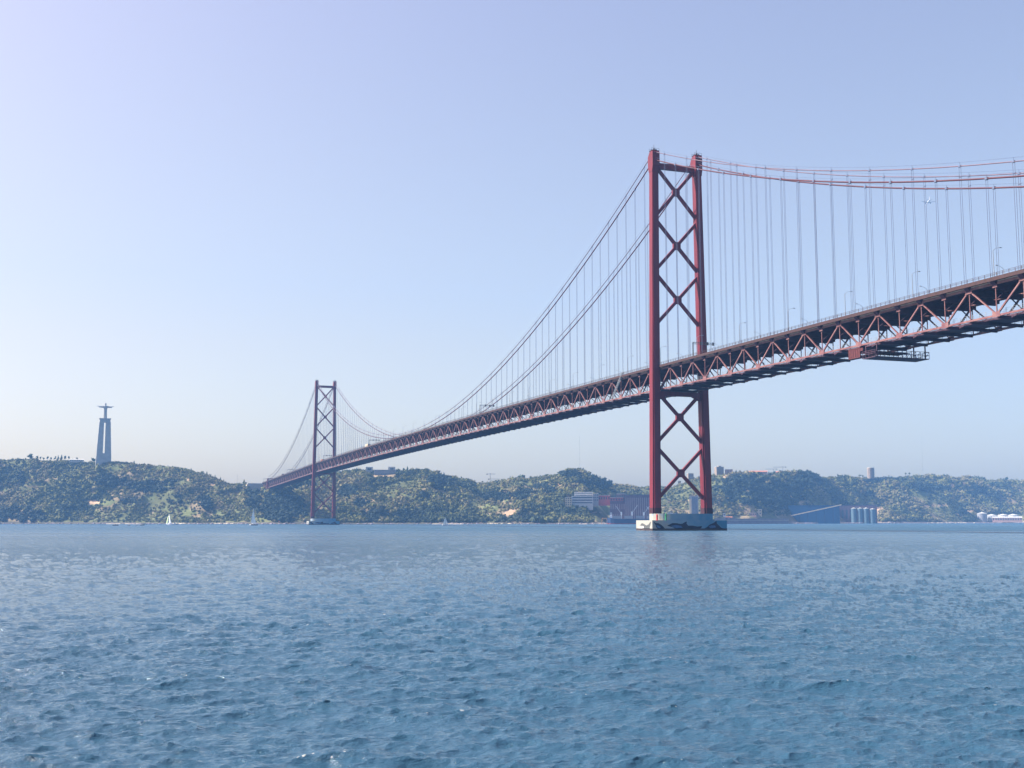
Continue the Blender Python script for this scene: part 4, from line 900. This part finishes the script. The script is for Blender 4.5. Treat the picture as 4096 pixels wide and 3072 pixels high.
for x, y, b, w_, s_, l in [(724, 1871, 1888, 16, 'umbrella', 'flat topped tree where the left ridge starts to drop'), (745, 1879, 1895, 14, 'round', 'round tree on the dropping left ridge beside a pointed one'), (764, 1874, 1894, 15, 'cone', 'pointed tree on the dropping left ridge'), (808, 1884, 1900, 14, 'round', 'round tree midway down the left ridge'), (827, 1886, 1904, 10, 'cone', 'reddish pointed tree midway down the left ridge'), (843, 1897, 1914, 9, 'cone', 'dark pointed tree low on the left ridge, first of a close pair'), (860, 1900, 1918, 10, 'cone', 'dark pointed tree low on the left ridge, second of a close pair'), (882, 1908, 1926, 9, 'cone', 'narrow pointed tree near the foot of the left ridge'), (892, 1916, 1932, 9, 'round', 'last small tree at the foot of the left ridge'), (976, 1918, 1936, 12, 'cone', 'single pointed tree left of the concrete anchorage'),
                         (1615, 1870, 1886, 12, 'round', 'round tree left of the sharp conifer on the middle ridge'), (1629, 1864, 1888, 13, 'cone', 'sharp dark conifer on the middle ridge right of the terraced building'), (1690, 1876, 1890, 20, 'umbrella', 'flat topped tree on the middle ridge'), (2086, 1902, 1922, 36, 'round', 'big round tree on the skyline right of the thin crane'), (2125, 1906, 1920, 12, 'round', 'small round tree right of the big round tree'), (2160, 1900, 1915, 12, 'round', 'small bushy tree on the rising ridge'), (2189, 1896, 1912, 14, 'umbrella', 'spreading tree on the rising ridge left of the round hilltop'), (2235, 1887, 1903, 14, 'umbrella', 'arching tree just left of the round hilltop'),
                         (2945, 1880, 1896, 11, 'cone', 'dark pointed tree right of the low pinkish block'), (3097, 1886, 1902, 20, 'round', 'dark round tree under the small thin crane'), (3202, 1879, 1894, 20, 'round', 'dark round tree on the highest part of the right hill'), (3440, 1899, 1912, 11, 'umbrella', 'spreading tree left of the round beige tower, first of two'), (3452, 1899, 1912, 9, 'round', 'small tree left of the round beige tower, second of two'), (3623, 1892, 1908, 8, 'umbrella', 'left one of two mushroom shaped pines on the right ridge'), (3638, 1891, 1908, 8, 'umbrella', 'right one of two mushroom shaped pines on the right ridge'), (4026, 1909, 1922, 16, 'round', 'round tree on the skyline near the right edge')]:
    one_tree(x, y, b, w_, 'tree', l, s_)

# ------------------------------------------------------------------ boats
def hull(L, B, H, n=9, bow=.5):
    rg = []
    for i in range(n):
        f = i/(n-1); x = -L/2+L*f; wd = B/2*(0.75+.25*math.sin(math.pi*min(1, f*1.6)/2))*(1-max(0, f-.55)**2/.2025)+.02; s_ = H*(1+.35*f*f)
        rg.append([(x, -wd, s_), (x, -wd*.9, s_*.4), (x, -wd*.3, -.25*H), (x, wd*.3, -.25*H), (x, wd*.9, s_*.4), (x, wd, s_)])
    return MB().loft(rg)
def sailboat(px, py, d, H, L, head, label, sailmat='sail', jib=True, kind='main', lean=0.0):
    X, Y, _ = at(px, py, d); t = empty('sailing_boat', (X, Y, 0), head); t.rotation_euler = (lean, 0, head); tag(t, label, 'sailing boat')
    hull(L, L*.3, L*.1).build('hull', 'hullwhite', t)
    MB().loft([[(-L*.18, -L*.07, L*.1), (L*.15, -L*.06, L*.11), (L*.15, L*.06, L*.11), (-L*.18, L*.07, L*.1)], [(-L*.16, -L*.06, L*.15), (L*.1, -L*.04, L*.14), (L*.1, L*.04, L*.14), (-L*.16, L*.06, L*.15)]]).build('cabin', 'hullwhite', t)
    MB().tube([(L*.05, 0, L*.08), (L*.05, 0, H)], [.09, .05], 6).build('mast', 'steel', t)
    def sail(pts3, name, mat, bulge):
        n = 8; A = [np.array(p, float) for p in pts3]; m = MB(); V = []; idx = {}
        for side in (0, 1):
            for i in range(n+1):
                for j in range(n+1-i):
                    u, v = i/n, j/n; p = A[0]*(1-u-v)+A[1]*u+A[2]*v; p = p+np.array([0, 1, 0])*bulge*(4*u*v+4*u*(1-u-v)+4*v*(1-u-v))*.6+np.array([0, .04*side, 0]); idx[side, i, j] = len(V); V.append(p)
        Fc = []
        for i in range(n):
            for j in range(n-i):
                Fc.append((idx[0,i,j], idx[0,i+1,j], idx[0,i,j+1])); Fc.append((idx[1,i,j], idx[1,i,j+1], idx[1,i+1,j]))
                if j < n-i-1: Fc.append((idx[0,i+1,j], idx[0,i+1,j+1], idx[0,i,j+1])); Fc.append((idx[1,i+1,j], idx[1,i,j+1], idx[1,i+1,j+1]))
        m.add(V, Fc).build(name, mat, t, smooth=True)
    sail([(L*.03, .1, L*.18), (-L*.38, .1, L*.2), (L*.03, .1, H*.98)], 'mainsail', sailmat if kind == 'main' else 'sail', L*.05)
    if jib: sail([(L*.07, .1, H*.88), (L*.1, L*.05, L*.15), (L*.48, 0, L*.15)], 'jib', sailmat, L*.10)
    MB().tube([(L*.05, 0, L*.17), (-L*.4, .1, L*.18)], .06, 6).build('boom', 'steel', t)
    MB().tube([(-L*.3, .15, L*.1), (-L*.3, .15, L*.1+.5)], .22, 6).build('crew', 'hulldark', t)
vr = -YAW
sailboat(676, 2096, 1750, 15.8, 11.5, vr+2.6, 'sailing boat with a curved pale green headsail near the left shore', 'sailgreen', kind='x')
sailboat(1013, 2099, 1420, 21.0, 13.0, vr+1.2, 'sailing boat with one tall slender white sail left of the far tower', 'sail')
sailboat(1781, 2099, 1340, 9.8, 7.5, vr+.5, 'small sailing boat with white triangular sails between the towers', 'sail')
sailboat(1061, 2096, 1700, 4.6, 3.6, vr+1.2, 'tiny white dinghy right of the tall slender sail', 'sail', jib=False)
def motorboat(px, d, L, head, mat, label, cabin=True):
    X, Y, _ = at(px, 2100, d); t = empty('motorboat', (X, Y, 0), head); tag(t, label, 'motorboat', 'small boats on the far water')
    hull(L, L*.32, L*.13).build('hull', mat, t)
    if cabin:
        MB().loft([[(-L*.2, -L*.11, L*.12), (L*.15, -L*.11, L*.12), (L*.15, L*.11, L*.12), (-L*.2, L*.11, L*.12)], [(-L*.16, -L*.09, L*.28), (L*.08, -L*.09, L*.28), (L*.08, L*.09, L*.28), (-L*.16, L*.09, L*.28)]]).build('cabin', 'hullwhite', t)
        MB().box(-L*.13, L*.05, -L*.112, L*.112, L*.19, L*.24).build('window', 'glass', t)
for px, d, L, mt, l in [(463, 1300, 6.5, 'hulldark', 'dark motorboat below the monument, leftmost on the water'), (515, 1330, 3.5, 'hulldark', 'pair sized dark dinghy right of the dark motorboat'), (548, 1320, 4.5, 'hullwhite', 'white dinghy between dark boats at the left'), (569, 1340, 5.0, 'hulldark', 'dark open motorboat with white bow at the left'), (580, 1850, 5.5, 'hulldark', 'small dark boat close to the second sand strip'), (679, 1500, 6.0, 'hullwhite', 'white motorboat just below the green headsail'), (700, 1520, 9.0, 'hullwhite', 'long low white motorboat right of the green headsail'), (1017, 1330, 8.0, 'hulldark', 'dark workboat in front of the tall slender sail'), (2095, 1600, 6.0, 'hullwhite', 'white motorboat below the tan cliff'), (2378, 1640, 5.0, 'hullwhite', 'white motorboat left of the cargo ship')]:
    motorboat(px, d, L, vr+random.choice((0, math.pi))+random.uniform(-.3, .3), mt, l)
def yacht():
    d = float(shore(2680))-2; X, Y, Z = at(2683, 2062, d); t = empty('motor_yacht', (X, Y, Z), vr); tag(t, 'white motor yacht raised on the quay between the near tower legs', 'yacht')
    L = 17; hull(L, 5, 2.6).build('hull', 'hullwhite', t)
    MB().loft([[(-6, -1.9, 2.6), (4, -1.9, 2.8), (4, 1.9, 2.8), (-6, 1.9, 2.6)], [(-5, -1.7, 4.6), (1.5, -1.7, 4.6), (1.5, 1.7, 4.6), (-5, 1.7, 4.6)]]).build('cabin', 'hullwhite', t)
    MB().box(-4.5, 1.5, -1.85, 1.85, 3.4, 4.0).build('window', 'glass', t)
    MB().tube([(-1, 0, 4.5), (-1, 0, 9.5)], .12, 6).build('mast', 'hullwhite', t)
    c = MB()
    for x in (-5, 0, 4): c.box(x-.3, x+.3, -1.5, 1.5, -Z+.5, .3)
    c.build('cradle', 'darksteel', t)
yacht()
def cargo_ship():
    d = float(shore(2500))-16; x0 = at(2426, 2094, d); x1 = at(2640, 2094, d); L = math.dist(x0[:2], x1[:2]); c = [(x0[i]+x1[i])/2 for i in range(2)]
    t = empty('cargo_ship', (c[0], c[1], 0), math.atan2(x1[1]-x0[1], x1[0]-x0[0])+math.pi); tag(t, 'dark blue cargo ship with white deck cranes moored left of the near pier', 'ship')
    h = MB(); rg = []; B = 13; H = 8.6
    for i in range(14):
        f = i/13; x = -L/2+L*f; wd = B/2*(1-max(0, (f-.86)/.14)**2*.97)*(1 if f > .06 else .8); s_ = H+(1.6 if f > .9 else 0)+(1.0 if f < .1 else 0)
        rg.append([(x, -wd, s_), (x, -wd, 1.5), (x, -wd*.7, -2), (x, wd*.7, -2), (x, wd, 1.5), (x, wd, s_)])
    h.loft(rg).build('hull', 'hullblue', t)
    MB().loft([[(r[1][0], r[1][1]*1.01-.02, .1) if k == 0 else (r[1][0], r[1][1]*1.01-.02, 1.7) if k == 1 else (r[1][0], -r[1][1]*1.01+.02, 1.7) if k == 2 else (r[1][0], -r[1][1]*1.01+.02, .1) for k in range(4)] for r in rg]).build('boot_stripe', 'hullred', t)
    # the camera sees it from its port side; bow to the left (local +x)
    s = MB(); xb = L/2-6; s.box(xb-3.5, xb+1.0, -3.4, 3.4, H, H+5.2); s.box(xb-3.0, xb+.4, -2.6, 2.6, H+5.2, H+10); s.build('deckhouse', 'hullwhite', t)
    for z in (H+6.5, H+8.6): MB().box(xb-2.9, xb+.46, -2.66, 2.66, z, z+.8).build('window', 'glass', t)
    for x in np.linspace(-L*.34, L*.30, 4):
        MB().box(x-6.2, x+6.2, -4.5, 4.5, H, H+4.6).build('hatch', 'greywall', t)
    for x, hh_, sx in ((L*.22, 20, 1), (L*.02, 21, -1), (-L*.2, 19, -1), (-L*.36, 19, 1)):
        m = MB(); m.bar((x, 0, H), (x, 0, H+hh_*.55), 1.5); m.box(x-1.3, x+1.3, -1.3, 1.3, H+hh_*.3, H+hh_*.55); m.bar((x, 0, H+hh_*.4), (x+sx*9, 0, H+hh_*1.05), .45); m.bar((x, 0, H+hh_*.55), (x+sx*9, 0, H+hh_*1.05), .12)
        m.build('deck_crane', 'hullwhite', t)
    # orange frame over the bow
    q = MB(); xe = L/2+2
    q.bar((xe-3, -3, H-2), (xe+6.5, -3, H-4.5), .6); 
    return t, d
cargo_ship()
def bow_crane():
    d = float(shore(2415))-14; X, Y, Z = at(2418, 2094, d); t = empty('dockside_crane', (X, Y, 0), vr); tag(t, 'small orange four legged loading frame at the bow of the cargo ship', 'loading frame')
    m = MB(); k = 1/ppm(d)
    m.box(-9*k, 9*k, -2, 2, 20*k, 25*k); m.build('hopper', 'orange', t)
    for sx in (-1, 1):
        for sy in (-2, 2): MB().bar((sx*9*k, sy, 21*k), (sx*12*k, sy, -2), .5).build('leg', 'orange', t)
bow_crane()

# ------------------------------------------------------------------ aircraft
def airliner():
    d = 2950; X, Y, Z = at(3713, 808, d); t = empty('airliner', (X, Y, Z)); tag(t, 'small white airliner in the sky between the hangers at the right', 'aeroplane')
    # local +x is the nose; it comes towards the river mouth and the camera
    az = math.atan2(Y-CY, X-CX); t.rotation_euler = (R_(3), R_(-1), az+R_(10))
    f = MB(); prof = [(-18, .3, .9), (-14, 1.2, .4), (-8, 1.95, 0), (10, 1.95, 0), (14, 1.7, -.1), (17, .9, -.4), (18.3, .2, -.6)]
    f.loft([[(x, r*math.cos(2*math.pi*i/12), z+r*math.sin(2*math.pi*i/12)) for i in range(12)] for x, r, z in prof]); f.build('fuselage', 'plane', t, smooth=True)
    for s1 in (-1, 1):
        def wing(x0, c0, x1, c1, y1, z0, z1, th):
            a = [[(x0, s1*1.2, z0), (x0-c0, s1*1.2, z0), (x0-c0*.4, s1*1.2, z0+th)], [(x1, s1*y1, z1), (x1-c1, s1*y1, z1), (x1-c1*.4, s1*y1, z1+th*.4)]]
            if s1 < 0: a = [r[::-1] for r in a]
            return MB().loft(a)
        wing(3.5, 6.5, -4.5, 1.8, 17.2, -1.2, .3, .9).build('wing', 'planegrey', t)
        wing(-13.5, 3.6, -17, 1.5, 6.3, .7, 1.3, .4).build('tailplane', 'planegrey', t)
        MB().tube([(4.5, s1*5.8, -2.3), (2.5, s1*5.8, -2.2), (.5, s1*5.8, -2.1)], [1.05, 1.15, .7], 12).build('engine', 'planegrey', t)
    MB().loft([[(-12, -.2, 1.4), (-17.5, -.2, 1.4), (-17.5, .2, 1.4), (-12, .2, 1.4)], [(-16.3, -.1, 8.6), (-18.6, -.1, 8.6), (-18.6, .1, 8.6), (-16.3, .1, 8.6)]]).build('tail_fin', 'whiteroof', t)
airliner()

# ------------------------------------------------------------------ haze
def haze():
    m = bpy.data.materials.new('haze'); m.use_nodes = True; t = m.node_tree; t.nodes.clear()
    o = t.nodes.new('ShaderNodeOutputMaterial'); v = t.nodes.new('ShaderNodeVolumePrincipled')
    v.inputs['Color'].default_value = (0.22, 0.48, 0.92, 1); v.inputs['Density'].default_value = 0.00010; v.inputs['Anisotropy'].default_value = 0.0
    t.links.new(v.outputs[0], o.inputs['Volume'])
    h = MB().box(-4900, 4500, -5100, 3950, -8, 930).build('haze', m); tag(h, 'pale blue haze over the river', 'haze', kind='stuff')
haze()
